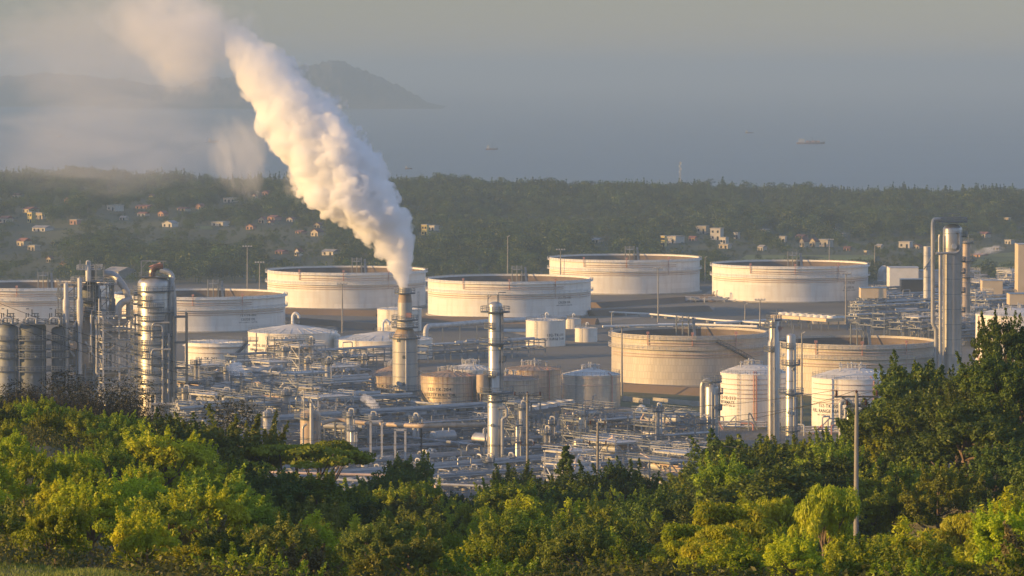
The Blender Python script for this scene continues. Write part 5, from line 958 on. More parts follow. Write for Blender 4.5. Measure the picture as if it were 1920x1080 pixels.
FIELDS = [[(42, 442), (160, 446), (150, 424), (52, 420)], [(1815, 505), (1930, 505), (1930, 470), (1840, 478)], [(1380, 492), (1640, 488), (1640, 478), (1400, 478)], [(330, 430), (400, 430), (396, 424), (336, 424)]]
for q in FIELDS: field(q, 'grass_field')
def boat(px, py, w_, label, barge=False):
    c = G(px, py, -2); k = F/c.y; L_ = w_*.85/k; t = root('cargo_barge' if barge else 'fishing_boat', c, label, 'barge' if barge else 'boat'); B_ = L_*.22; H_ = L_*(.06 if barge else .13)
    mb = MB(); st = [(-.5, .7, 1.1), (-.3, 1, 1), (.2, 1, 1), (.4, .6, 1.2), (.5, .04, 1.6)]; vv = []
    for x, w2, h2 in st: vv += [(c.x+x*L_, c.y-B_/2*w2, c.z+H_*h2), (c.x+x*L_, c.y-B_/2*w2*.7, c.z-.5), (c.x+x*L_, c.y+B_/2*w2*.7, c.z-.5), (c.x+x*L_, c.y+B_/2*w2, c.z+H_*h2)]
    fs = []
    for i in range(4):
        for j in range(4): fs.append((i*4+j, i*4+(j+1) % 4, i*4+4+(j+1) % 4, i*4+4+j))
    mb.add(vv, fs+[(3, 2, 1, 0), (16, 17, 18, 19)]).build('hull', M['hull'], t)
    MB().box((c.x-L_*.32, c.y, c.z+H_*2), (L_*.2, B_*.7, H_*2.2)).build('cabin', M['lsteel'], t)
    if barge:
        for k_ in range(5): MB().box((c.x-L_*.12+k_*L_*.1, c.y, c.z+H_*1.5), (L_*.085, B_*.7, H_*1.1)).build('cargo', M['hull' if k_ % 2 else 'pinkplaster'], t)
    MB().bar((c.x+L_*.05, c.y, c.z+H_), (c.x+L_*.05, c.y, c.z+H_*(5 if not barge else 4)), max(.15, L_*.012)).build('mast', M['dsteel'], t)
for a in ((922, 281, 26, 'red hulled fishing boat in the middle of the bay'), (1405, 250, 18, 'small dark fishing boat above the cargo barge'), (766, 317, 16, 'small boat close to the shore beside the steam'), (113, 257, 12, 'faint small boat at the left behind the smoke'), (400, 267, 24, 'faint fishing boat just left of the steam'), (871, 180, 6, 'tiny white boat beyond the headland tip')): boat(*a)
boat(1520, 270, 62, 'long cargo barge on the open water', True)
# ------------------------------------------------------------------ trees
leaf_mat('leaf_bright', (.23, .34, .012), (.46, .52, .016), .42)
leaf_mat('leaf_mid', (.13, .21, .013), (.29, .36, .020), .40)
leaf_mat('leaf_dark', (.045, .085, .013), (.11, .17, .020), .32)
leaf_mat('leaf_olive', (.10, .14, .020), (.21, .25, .034), .36)
leaf_mat('leaf_brown', (.12, .115, .035), (.20, .17, .055), .28)
leaf_mat('leaf_euc', (.22, .29, .012), (.43, .46, .016), .42)
leaf_mat('leaf_far', (.028, .058, .020), (.10, .15, .04), .28, 1.3, .05)
leaf_mat('dry_twigs', (.016, .02, .013), (.032, .038, .024), .15)
def leaves(C, Nrm, size, aspect, rng, droop=0.0, jit=.6):
    """C: centres, Nrm: preferred facing; every leaf cluster a small folded quad"""
    n = len(C); nr = Nrm+rng.normal(0, jit, (n, 3)); nr /= np.linalg.norm(nr, axis=1)[:, None]+1e-9
    a = rng.normal(0, 1, (n, 3)); a[:, 2] -= droop*3; a -= nr*(a*nr).sum(1)[:, None]; a /= np.linalg.norm(a, axis=1)[:, None]+1e-9
    b = np.cross(nr, a); s = size*rng.uniform(.6, 1.35, n)[:, None]
    L_ = a*s; W_ = b*s*aspect
    V = np.stack([C-L_*.5, C-W_*.5+L_*.05, C+L_*.55, C+W_*.5+L_*.05], 1).reshape(-1, 3)
    return V, np.arange(n*4).reshape(n, 4)
def clumps(cent, rad, n_leaf, rng, squash=.8):
    idx = rng.integers(0, len(cent), n_leaf); u = rng.normal(0, 1, (n_leaf, 3)); u /= np.linalg.norm(u, axis=1)[:, None]
    r = rad[idx]*rng.uniform(.45, 1.08, n_leaf)**.6; off = u*r[:, None]; off[:, 2] *= squash
    return cent[idx]+off, u+np.array([0, 0, .35])
SPEC = {}
def species(name, seed, h, shape, leaf, bark='bark', n=9000, size=.24, aspect=.55, **k):
    rng = np.random.default_rng(seed); rp = random.Random(seed); tb = MB(); droop = k.get('droop', 0)
    cw = k.get('w', h*.32); z0 = h*k.get('z0', .3); r0 = h*.018+.03
    if shape in ('dome', 'euc', 'column'):
        K = k.get('K', 55); u = rng.normal(0, 1, (K, 3)); u /= np.linalg.norm(u, axis=1)[:, None]; u[:, 2] = np.where(u[:, 2] < -.35, -u[:, 2], u[:, 2])
        rr = rng.uniform(.35, 1.0, K)**.5; hz_ = (h-z0)/2; cent = np.stack([u[:, 0]*cw*rr, u[:, 1]*cw*rr, z0+hz_+u[:, 2]*hz_*rr*.92], 1)
        cent[:, 0] += .25*cw*np.sin(cent[:, 2]*1.3+seed); cent[:, 1] += .2*cw*np.cos(cent[:, 2]*1.7+seed)
        keep = rng.uniform(0, 1, K) > k.get('gap', .12); cent = cent[keep]; rad = rng.uniform(.55, 1.15, len(cent))*k.get('cr', cw*.30)
        C, N = clumps(cent, rad, n, rng, k.get('squash', .8)); tips = cent[rng.permutation(len(cent))[:12]]
        if shape == 'dome':                       # young shoots standing out of the crown
            ks = 44; b0 = cent[rng.integers(0, len(cent), ks)]; dr = b0-np.array([0, 0, z0+hz_*.4]); dr /= np.linalg.norm(dr, axis=1)[:, None]+1e-9; dr[:, 2] = np.abs(dr[:, 2])+.5; dr /= np.linalg.norm(dr, axis=1)[:, None]; m_ = 70
            tt = rng.uniform(.2, 1, (ks, m_)); ln_ = rng.uniform(.7, 1.5, ks)*k.get('cr', .5)*2.0; P_ = b0[:, None, :]+dr[:, None, :]*(tt*ln_[:, None])[:, :, None]; of = rng.normal(0, 1, (ks, m_, 3))*(.16*(1.15-tt))[:, :, None]; C = np.concatenate([C, (P_+of).reshape(-1, 3)]); nn2 = of.reshape(-1, 3)+np.array([0, 0, .08]); N = np.concatenate([N, nn2/(np.linalg.norm(nn2, axis=1)[:, None]+1e-9)])
    elif shape == 'spray':
        K = k.get('K', 46); C = []; N = []; tips = []
        for i in range(K):
            a = rng.uniform(0, 6.28); rad = cw*rng.uniform(0, 1)**.6; zt = z0+(h-z0)*(1-.55*(rad/cw)**1.6)*rng.uniform(.72, 1.0); base = np.array([math.cos(a)*rad*.55, math.sin(a)*rad*.55, max(.3, zt-h*rng.uniform(.3, .5))]); tip = np.array([math.cos(a)*rad, math.sin(a)*rad, zt]); m = n//K
            t = rng.uniform(0, 1, m)**.8; p = base+(tip-base)*t[:, None]; sp_ = cw*.17*(1.1-t)[:, None]+.05; off = rng.normal(0, 1, (m, 3))*sp_; C.append(p+off); nn_ = off+np.array([0, 0, .25]); N.append(nn_/(np.linalg.norm(nn_, axis=1)[:, None]+1e-9)); tips.append(tip*.9)
        C = np.concatenate(C); N = np.concatenate(N); tips = np.array(tips)[:14]
    elif shape == 'umbrella':
        K = 46; a = rng.uniform(0, 6.28, K); r = cw*rng.uniform(0, 1, K)**.5; cent = np.stack([np.cos(a)*r, np.sin(a)*r, h*.93-h*.10*(r/cw)**2+rng.normal(0, h*.012, K)], 1); rad = np.full(K, cw*.2)
        C, N = clumps(cent, rad, n, rng, .3); tips = cent[:7]; cent[:, 2] += rng.normal(0, h*.02, K)
    elif shape == 'cone':
        K = 130; zz = z0+(h-z0)*rng.uniform(0, 1, K)**1.1; a = rng.uniform(0, 6.28, K); r = cw*(1-(zz-z0)/(h-z0))**.8*rng.uniform(.3, 1, K); cent = np.stack([np.cos(a)*r, np.sin(a)*r, zz], 1); rad = cw*.26*(1.25-(zz-z0)/(h-z0)); 
        C, N = clumps(cent, rad, n, rng, .6); tips = cent[:14]
    elif shape == 'bare':
        C = N = None; tips = []
    if shape != 'bare':
        V, Fq = leaves(C, N, size, aspect, rng, droop); crown = np_mesh(name+'_crown', V, Fq, MATS[leaf])
    # tapered trunk and limbs
    lean = Vector((rp.uniform(-.08, .08)*h, rp.uniform(-.06, .06)*h, 0)); zt = h*(.78 if shape != 'umbrella' else .86)
    stem = [Vector((0, 0, -.6)), Vector((lean.x*.2, lean.y*.2, zt*.3)), Vector((lean.x*.7, lean.y*.6, zt*.65)), Vector((lean.x*.5, lean.y*.5, zt))]
    tb.tube(stem, [r0*1.5, r0, r0*.65, r0*.25], 8)
    if shape != 'bare':
        for tp in tips:
            s_ = stem[1] if tp[2] < h*.6 else stem[2]; f_ = rp.uniform(.0, .8); s_ = s_+(stem[2]-s_)*f_ if s_ is stem[1] else s_; tp = Vector(tp); mid = (s_+tp)/2+Vector((rp.uniform(-.2, .2), rp.uniform(-.2, .2), -.1*h*.3)); tb.tube([s_, mid, tp], [r0*.5, r0*.3, r0*.08], 5)
        m = MATS[leaf]
    else:
        def grow(p, d, L_, r, lv):
            q = p+d*L_; tb.tube([p, (p+q)/2+Vector((rp.uniform(-.1, .1), rp.uniform(-.1, .1), 0))*L_, q], [r, r*.8, r*.55], 5, caps=False)
            if lv:
                for _ in range(4 if lv > 1 else 5): dd = (d+Vector((rp.gauss(0, .6), rp.gauss(0, .6), rp.gauss(.1, .35)))).normalized(); grow(p+d*L_*rp.uniform(.4, 1), dd, L_*rp.uniform(.55, .8), r*.55, lv-1)
        for _ in range(9): grow(Vector((rp.uniform(-.5, .5), rp.uniform(-.5, .5), 0)), Vector((rp.gauss(0, .5), rp.gauss(0, .5), 1)).normalized(), h*.42, .06, 3)
        cn = rng.normal(0, 1, (26, 3))*np.array([cw*.6, cw*.6, h*.2])+np.array([0, 0, h*.5]); C, N = clumps(cn, np.full(26, cw*.36), 9000, rng); V, Fq = leaves(C, N, .15, .22, rng); crown = np_mesh(name+'_crown', V, Fq, MATS['dry_twigs'])
    to = tb.build('trunk', M[bark]); trunk = to.data; bpy.data.objects.remove(to); trunk.name = name+'_trunk'
    SPEC.setdefault(name, []).append((trunk, crown, h))
for s_ in (1, 2, 3):
    species('acacia_tree', s_, 7.0, 'dome', 'leaf_bright', w=2.5, z0=.25, K=120, cr=.50, size=.19, n=17000)
    species('broadleaf_tree', s_+10, 8.0, 'dome', 'leaf_mid', w=3.0, z0=.14, K=135, cr=.52, size=.20, n=18000)
    species('dense_tree', s_+20, 8.0, 'dome', 'leaf_dark', w=2.9, z0=.10, K=135, cr=.52, size=.20, n=18000, gap=.05)
    species('sapling_tree', s_+30, 6.5, 'spray', 'leaf_mid', w=2.2, z0=.12, K=70, size=.25, aspect=.34, n=13000)
    species('olive_tree', s_+40, 6.0, 'dome', 'leaf_olive', w=2.3, z0=.15, K=95, cr=.42, size=.17, n=13000, gap=.15)
for s_ in (1, 2):
    species('bright_sapling_tree', s_+50, 6.0, 'spray', 'leaf_bright', w=2.0, z0=.10, K=60, size=.25, aspect=.36, n=11000)
    species('eucalyptus_tree', s_+60, 8.5, 'euc', 'leaf_euc', 'bark', w=2.2, z0=.36, K=52, cr=.62, size=.36, aspect=.26, droop=.6, n=13000, squash=1.0)
    species('sparse_tree', s_+70, 7.5, 'dome', 'leaf_olive', 'palebark', w=2.1, z0=.35, K=34, cr=.55, size=.2, n=4200, gap=.3)
    species('bare_shrub', s_+80, 4.5, 'bare', 'dry_twigs', 'darkbark', w=2.4)
species('umbrella_tree', 91, 7.0, 'umbrella', 'leaf_mid', 'bark', w=2.6, size=.2, n=7500)
species('spindly_tree', 92, 7.5, 'cone', 'leaf_dark', w=1.9, z0=.12, size=.2, n=5200)
species('brown_shrub', 93, 3.0, 'dome', 'leaf_brown', w=1.7, z0=.0, K=40, cr=.5, size=.2, n=5000)
species('green_shrub', 94, 3.0, 'dome', 'leaf_mid', w=1.8, z0=.0, K=46, cr=.5, size=.2, n=6000)
LOOK = {'acacia_tree': ('bright yellow green leafy tree', 'bright leafy trees on the hillside'), 'broadleaf_tree': ('rounded mid green tree', 'rounded green trees on the hillside'), 'dense_tree': ('dense dark green tree', 'dark dense trees on the hillside'), 'sapling_tree': ('green sapling with upright shoots', 'young trees with upright shoots'),
        'bright_sapling_tree': ('light green sapling tree', 'light green young trees'), 'olive_tree': ('olive brown bushy tree', 'olive brown trees'), 'eucalyptus_tree': ('drooping yellow green tree', 'trees with drooping leaf clusters'), 'sparse_tree': ('thin crowned tree', 'thin crowned trees'), 'bare_shrub': ('leafless dark thorny shrub', 'leafless dark shrubs'),
        'umbrella_tree': ('flat topped tree', 'flat topped trees'), 'spindly_tree': ('spindly dark conical tree', 'spindly trees'), 'brown_shrub': ('dry brown shrub', 'dry brown shrubs'), 'green_shrub': ('low green shrub', 'low green shrubs')}
TR = random.Random(77); NTREE = 0
def tree(kind, px, ytop, d, wf=1.0, label=None, hmin=1.5, h=None):
    global NTREE
    p = D(px, ytop, d); z = ground_z(p.x, d); ht = h or (p.z-z)
    if ht < hmin: return None
    if h: ytop = proj((p.x, d, z+h))[1]
    tr, cr, h0 = TR.choice(SPEC[kind]); s_ = ht/h0; t = root(kind, Vector((p.x, d, z))); t.rotation_euler = (0, 0, TR.uniform(0, 6.28)); wx = wf*max(s_, .55)*TR.uniform(.9, 1.15); t.scale = (wx, wx, s_)
    for nm, me in (('trunk', tr), ('crown', cr)): o = bpy.data.objects.new(nm, me); COL.objects.link(o); o.parent = t
    NTREE += 1
    if label: tag(t, label, 'shrub' if 'shrub' in kind else 'tree', LOOK[kind][1])
    else: later(t, LOOK[kind][0], 'shrub' if 'shrub' in kind else 'tree', LOOK[kind][1], (px, ytop+20))
    return t
PROFILE = [(-80, 745), (0, 742), (60, 742), (110, 748), (150, 765), (200, 772), (240, 775), (280, 785), (330, 772), (380, 778), (400, 815), (450, 795), (490, 828), (520, 850), (560, 860), (600, 868), (660, 895), (720, 890), (780, 880), (830, 912), (890, 925), (940, 888), (1000, 890), (1040, 895), (1090, 885), (1140, 915), (1190, 890), (1240, 915), (1290, 898), (1330, 850), (1400, 815), (1460, 830), (1500, 838), (1540, 812), (1600, 800), (1650, 775), (1690, 715), (1730, 690), (1780, 705), (1825, 690), (1855, 655), (1880, 605), (1900, 600), (2000, 600)]
# trees one can name
KEYT = [('umbrella_tree', 548, 821, 330, 1.35, 'wide flat topped tree before the fat tan vessel'), ('umbrella_tree', 605, 818, 345, .8, 'smaller flat topped tree just right of the wide one'), ('dense_tree', 752, 851, 420, .95, 'dark round tree standing up before the pipe racks, left of the slim silver column'), ('dense_tree', 1180, 866, 400, 1.05, 'dark round tree between the thin utility pole and the rack tower'),
    ('spindly_tree', 1062, 838, 410, 1.0, 'spindly dark tree left of the thin utility pole'), ('dense_tree', 1085, 885, 395, 1.2, 'broad dark tree under the spindly one'), ('sparse_tree', 960, 880, 400, 1.1, 'olive thin crowned tree at the foot of the slim silver column'), ('dense_tree', 1400, 815, 400, 1.3, 'big dark round tree below the twin columns'), ('dense_tree', 1345, 842, 395, 1.0, 'dark round tree under the squat silver column'), ('broadleaf_tree', 1455, 832, 370, 1.0, 'green round tree right of the big dark round one'),
    ('sparse_tree', 430, 795, 330, 1.0, 'tall thin olive tree with open branches over the left slope'), ('sparse_tree', 470, 800, 335, .8, 'taller bare stemmed tree beside the thin olive tree'), ('dense_tree', 345, 775, 350, 1.15, 'dark leafy tree edging the fat shiny column'), ('dense_tree', 290, 780, 355, 1.0, 'dark leafy tree in front of the fat shiny column'), ('broadleaf_tree', 80, 745, 330, 1.3, 'broad green crown under the dark drums'), ('broadleaf_tree', 20, 752, 325, 1.2, 'broad green crown at the left picture edge'), ('broadleaf_tree', 150, 768, 325, 1.2, 'broad green crown under the cracking tower'), ('broadleaf_tree', 215, 775, 320, 1.1, 'broad green crown just left of the dark leafy trees'),
    ('eucalyptus_tree', 1545, 890, 215, .72, 'tallest drooping yellow green tree, with its pale trunk, left of the tallest utility pole'), ('eucalyptus_tree', 1465, 915, 222, .8, 'drooping yellow green tree left of the tallest drooping one'), ('eucalyptus_tree', 1370, 945, 205, 1.3, 'wide drooping yellow green tree low at the right of centre'), ('eucalyptus_tree', 1300, 985, 190, 1.2, 'low drooping yellow green tree near the bottom edge'), ('eucalyptus_tree', 1895, 960, 215, 1.0, 'drooping yellow green tree at the bottom right corner'), ('eucalyptus_tree', 1700, 1000, 190, 1.0, 'drooping yellow green tree right of the tallest utility pole foot'),
    ('dense_tree', 1890, 590, 345, .75, 'tall dark bush crowning the hill at the right edge'), ('broadleaf_tree', 1858, 652, 350, .6, 'open crowned tree left of the tall bush on the hill'), ('dense_tree', 1735, 668, 385, .9, 'dark pointed tree at the foot of the very tall tower'), ('dense_tree', 1700, 700, 380, 1.0, 'dark round tree on the slope before the naphtha tank'), ('dense_tree', 1800, 690, 375, .8, 'dark tree right of the very tall tower foot'), ('dense_tree', 1770, 720, 360, 1.2, 'big dark green tree on the middle of the right hill'), ('broadleaf_tree', 1680, 775, 352, 1.0, 'green tree low on the right hill behind the tallest pole'), ('dense_tree', 1835, 720, 345, 1.2, 'wide dark green tree below the hill crest'), ('dense_tree', 1910, 700, 340, 1.1, 'dark green tree at the right picture edge under the hill crest'), ('dense_tree', 1720, 800, 345, 1.1, 'dark green tree in the middle of the right hillside'),
    ('brown_shrub', 355, 1000, 185, .7, 'dry brown bush in the left thicket')]
KEYT += [('broadleaf_tree', 1500, 838, 405, .8, 'green tree just right of the twin columns foot'), ('sapling_tree', 1545, 815, 400, 1.0, 'green upright tree before the naphtha tank, left of the short dark topped column'), ('broadleaf_tree', 1585, 808, 395, .8, 'green tree hiding the foot of the short dark topped column'), ('sapling_tree', 1635, 795, 392, 1.0, 'green upright tree hiding the right foot of the naphtha tank'), ('broadleaf_tree', 1665, 770, 385, .8, 'leafy tree between the naphtha tank and the right hill')]
BR = [(20, 722), (80, 705), (130, 712), (180, 725), (230, 738), (270, 752), (50, 735), (105, 730), (160, 742)]
for i, (px, yt) in enumerate(BR): tree('bare_shrub', px, yt, 385+(i*17 % 40), 1.25)
for kq in KEYT: tree(*kq[:5], label=kq[5])
ZONE = lambda px, d: (('dense_tree', 'dense_tree', 'broadleaf_tree') if d > 290 else ('acacia_tree', 'acacia_tree', 'acacia_tree', 'acacia_tree', 'broadleaf_tree') if d > 205 else ('acacia_tree', 'broadleaf_tree', 'olive_tree', 'broadleaf_tree', 'acacia_tree')) if px < 430 else \
    (('broadleaf_tree', 'dense_tree', 'sapling_tree') if d > 290 else ('sapling_tree', 'broadleaf_tree', 'olive_tree', 'sapling_tree', 'bright_sapling_tree') if d > 205 else ('olive_tree', 'sapling_tree', 'bright_sapling_tree', 'olive_tree', 'green_shrub')) if px < 800 else \
    (('broadleaf_tree', 'dense_tree', 'dense_tree') if d > 320 else ('bright_sapling_tree', 'sapling_tree', 'bright_sapling_tree', 'broadleaf_tree') if d > 220 else ('sapling_tree', 'olive_tree', 'acacia_tree', 'bright_sapling_tree', 'olive_tree')) if px < 1260 else \
    (('dense_tree', 'dense_tree', 'broadleaf_tree') if d > 265 else ('bright_sapling_tree', 'eucalyptus_tree', 'sapling_tree', 'bright_sapling_tree') if d > 185 else ('eucalyptus_tree', 'bright_sapling_tree', 'acacia_tree'))
OFF = {430: 0, 395: 4, 360: 8, 330: 14, 300: 24, 272: 40, 248: 62, 226: 92, 207: 126, 190: 162, 174: 200, 160: 238, 149: 268}
RT = random.Random(4)
for d0, off in OFF.items():
    step = 3.0*F/d0; px = -70+RT.uniform(0, step)
    while px < 2000:
        d = d0+RT.uniform(-11, 11)*d0/300; pr = lerp(px, PROFILE)+off*RT.uniform(.75, 1.25)+RT.uniform(0, 22)
        if px > 1600 and d0 < 340: pr = max(pr, 830+off*.9+RT.uniform(0, 40)) if px < 1760 else max(pr, pr+off*.6)
        if 1555 < px < 1660 and d0 < 300: pr = max(pr, 962+RT.uniform(0, 30)+(290-d0)*.4)
        hill_ok = not (px > 1720 and d0 > 395) and not (px < 250 and d0 < 150 and RT.random() < .6)
        if hill_ok and NTREE < 420:
            p = D(px, pr, d); z = ground_z(p.x, d); ht = p.z-z; kind = RT.choice(ZONE(px, d)); hm_ = (13.5 if d > 290 and 1280 < px < 1720 else 9.0 if d > 290 else 7.0)*RT.uniform(.75, 1.05)
            if ht > hm_: tree(kind, px, 0, d, RT.uniform(.95, 1.2), h=hm_)
            elif ht > 1.6: tree(kind if ht > 2.6 else RT.choice(['green_shrub', 'green_shrub', 'green_shrub', 'green_shrub', 'brown_shrub']), px, pr, d, RT.uniform(.95, 1.25))
        px += step*RT.uniform(.7, 1.3)
# undergrowth: one ground cover
rng = np.random.default_rng(9); n_c = 9000; dd = rng.uniform(122, 470, n_c); pxx = rng.uniform(-120, 2040, n_c); cent = np.array([((a-960)/F*d_, d_, ground_z((a-960)/F*d_, d_)+.35) for a, d_ in zip(pxx, dd)]); keep = ~((pxx < 260) & (dd < 150)); cent = cent[keep]
C, N = clumps(cent, rng.uniform(.5, 1.3, len(cent)), 420000, rng, .8); Vv, Fq = leaves(C, N, .24, .45, rng)
o = bpy.data.objects.new('undergrowth', np_mesh('undergrowth', Vv, Fq, leaf_mat('leaf_under', (.045, .06, .015), (.12, .12, .03), .3, 0, .12))); COL.objects.link(o); tag(o, 'tangled green undergrowth covering the hillside between the trees', None, None, 'stuff')
n_g = 20000; dd = rng.uniform(118, 152, n_g); pxx = rng.uniform(-100, 420, n_g); C = np.array([((a-960)/F*d_, d_, ground_z((a-960)/F*d_, d_)+.08) for a, d_ in zip(pxx, dd)])
Vv, Fq = leaves(C, rng.normal(0, 1, (n_g, 3))*np.array([1, 1, .1]), .25, .12, rng, -.7); o = bpy.data.objects.new('tall_grass', np_mesh('tall_grass', Vv, Fq, leaf_mat('grass_blade', (.08, .14, .02), (.20, .24, .05), .35, 0, .3))); COL.objects.link(o); tag(o, 'tall yellow green grass at the bottom left corner', None, None, 'stuff')
# rock outcrop and bare scar on the right hill
for i, (px, py, d, s_, lab) in enumerate(((1868, 850, 338, 2.2, 'brown rock outcrop between bushes on the right hill'), (1895, 880, 336, 1.6, 'lower brown rock beside the bare soil scar'))):
    p = D(px, py, d); p.z = ground_z(p.x, d); me = MB(); rr = random.Random(i); bm = bmesh.new(); bmesh.ops.create_icosphere(bm, subdivisions=4, radius=s_)
    for v in bm.verts: n_ = v.co.normalized(); v.co *= 1+.22*math.sin(n_.x*5+i)*math.cos(n_.y*6)+.12*math.sin(n_.z*11+n_.x*7)+rr.uniform(-.02, .02); v.co.z *= .7
    m_ = bpy.data.meshes.new('rock'); bm.to_mesh(m_); bm.free(); m_.materials.append(M['rock']); o = bpy.data.objects.new('rock', m_); COL.objects.link(o); o.location = p; tag(o, lab, 'rock')

# ------------------------------------------------------------------ the woods beyond the plant
def far_tree(name, seed, h, w_, shape, n=150, size=1.0):
    rng = np.random.default_rng(seed)
    if shape == 'round':
        K = 16; u = rng.normal(0, 1, (K, 3)); u /= np.linalg.norm(u, axis=1)[:, None]; cent = u*np.array([w_*.55, w_*.55, h*.26])+np.array([0, 0, h*.6]); C, N = clumps(cent, np.full(K, w_*.45), n, rng)
    elif shape == 'spire':
        z = h*rng.uniform(.12, 1, 26); r = w_*(1.05-z/h)*rng.uniform(.2, .8, 26); a = rng.uniform(0, 6.28, 26); cent = np.stack([np.cos(a)*r, np.sin(a)*r, z], 1); C, N = clumps(cent, w_*.35*(1.2-z/h), n, rng)
    else:
        C = []; N = []
        for k in range(16):
            a = k*2.4; t = rng.uniform(0, 1, n//16); L_ = w_*.95; C.append(np.stack([np.cos(a)*t*L_, np.sin(a)*t*L_, h+L_*(.35*t-.9*t*t)*(1 if k % 2 else .5)+k*.02], 1)); N.append(np.tile([0, 0, 1.0], (n//16, 1)))
        C = np.concatenate(C); N = np.concatenate(N)
    V, Fq = leaves(C, N, size, .6, rng, 0, .35); z = np.array([[-.12, -.12, -1], [.12, -.12, -1], [.08, .1, h*.7], [-.08, .1, h*.7]]); V = np.concatenate([V, z]); Fq = np.concatenate([Fq, [[len(V)-4, len(V)-3, len(V)-2, len(V)-1]]])
    return np_mesh(name, V, Fq, MATS['leaf_far'])
FT = [far_tree('woods_tree', i, 8+i % 3, 4.2+i*.3, 'round', 240, .85) for i in range(4)]+[far_tree('woods_spire', 20+i, 11+i, 3.6, 'spire', 170) for i in range(2)]+[far_tree('woods_palm', 30, 9, 3.6, 'palm', 128, .8)]
rng = np.random.default_rng(3); PTS = []; SC = []; PK = []
clear = [(x, d, wd) for x, d, wd in HOUSES]; fpol = FIELDS
NT = 24000; dd = np.sqrt(rng.uniform(1965**2, 3360**2, NT)); pxx = rng.uniform(-250, 2170, NT)
near = []
for a, d in zip(pxx, dd):
    x = (a-960)/F*d; c_ = coast(a)
    if d > c_-5: continue
    z = ground_z(x, d); py = proj((x, d, z))[1]
    if any(inpoly(a, py, f_) or inpoly(a, py-14, f_) for f_ in fpol): continue
    bad = False; low = False
    for hx, hd, hw in clear:
        if abs(x-hx) < hw*.8+4 and -190 < d-hd < hw+6:
            if abs(x-hx) < hw*.62+2 and d-hd > -130: bad = True; break
            low = True
    if bad: 
        if rng.uniform() < .6 or any(abs(x-hx) < hw*.8+2 and -14 < d-hd < hw+4 for hx, hd, hw in clear): continue
        s_ = rng.uniform(.12, .26); pk = int(rng.integers(0, 4))
    else:
        s_ = rng.choice([rng.uniform(.4, .8), rng.uniform(.6, 1.1)])*(1+.35*math.sin(x*.021+1.3)*math.sin(d*.009+x*.006))*(.55 if low else 1); pk = int(rng.integers(0, 4)); q = rng.uniform()
        if d > 2870 and q < .28: pk = 4+int(q < .14); s_ = rng.uniform(.45, 1.0)
        elif d < 2350 and a < 560 and q < .3: pk = 6
        elif q < .03: pk = 6
    # open glades, in patches
    if math.sin(x*.013+2)*math.sin(d*.0071+1)+.5*math.sin(x*.031+d*.011) > 1.05: s_ *= .45
    if d < 2080 and not bad and s_ > .7 and len(near) < 170: near.append((x, d, z, s_, pk)); continue
    PTS.append((x, d, z-.2)); SC.append(s_); PK.append(pk)
for i, (x, d, z, s_, pk) in enumerate(near):
    o = bpy.data.objects.new('palm_tree' if pk == 6 else 'woodland_tree', FT[pk]); COL.objects.link(o); o.location = (x, d, z); o.scale = (s_, s_, s_); o.rotation_euler = (0, 0, rng.uniform(0, 6.28))
    later(o, 'far palm at woods edge' if pk == 6 else 'far tree at woods edge', 'palm' if pk == 6 else 'tree', 'trees along the edge of the far woods')
pm = bpy.data.meshes.new('far_woods'); pm.from_pydata(PTS, [], []); at = pm.attributes.new('size', 'FLOAT', 'POINT'); at.data.foreach_set('value', SC); at = pm.attributes.new('pick', 'INT', 'POINT'); at.data.foreach_set('value', PK)
wo = bpy.data.objects.new('far_woods', pm); COL.objects.link(wo); tag(wo, 'dark woods and gardens stretching to the coast', None, None, 'stuff')
src = bpy.data.collections.new('woods_kinds')
for i, me in enumerate(FT): src.objects.link(bpy.data.objects.new('woods_kind_%d' % i, me))
ng = bpy.data.node_groups.new('plant_woods', 'GeometryNodeTree'); ng.interface.new_socket('Geometry', in_out='INPUT', socket_type='NodeSocketGeometry'); ng.interface.new_socket('Geometry', in_out='OUTPUT', socket_type='NodeSocketGeometry')
gi = nn(ng, 'NodeGroupInput'); go = nn(ng, 'NodeGroupOutput'); ip = nn(ng, 'GeometryNodeInstanceOnPoints'); ci = nn(ng, 'GeometryNodeCollectionInfo'); ci.inputs['Collection'].default_value = src; ci.inputs['Separate Children'].default_value = True; ci.inputs['Reset Children'].default_value = True
ip.inputs['Pick Instance'].default_value = True; ns = nn(ng, 'GeometryNodeInputNamedAttribute', data_type='FLOAT'); ns.inputs['Name'].default_value = 'size'; npk = nn(ng, 'GeometryNodeInputNamedAttribute', data_type='INT'); npk.inputs['Name'].default_value = 'pick'
rv = nn(ng, 'FunctionNodeRandomValue', data_type='FLOAT_VECTOR'); rv.inputs[0].default_value = (0, 0, 0); rv.inputs[1].default_value = (0, 0, 6.28)
L = ng.links; L.new(gi.outputs[0], ip.inputs['Points']); L.new(ci.outputs[0], ip.inputs['Instance']); L.new(npk.outputs[0], ip.inputs['Instance Index']); L.new(ns.outputs[0], ip.inputs['Scale']); L.new(rv.outputs[0], ip.inputs['Rotation']); L.new(ip.outputs[0], go.inputs[0])
md = wo.modifiers.new('plant_woods', 'NODES'); md.node_group = ng
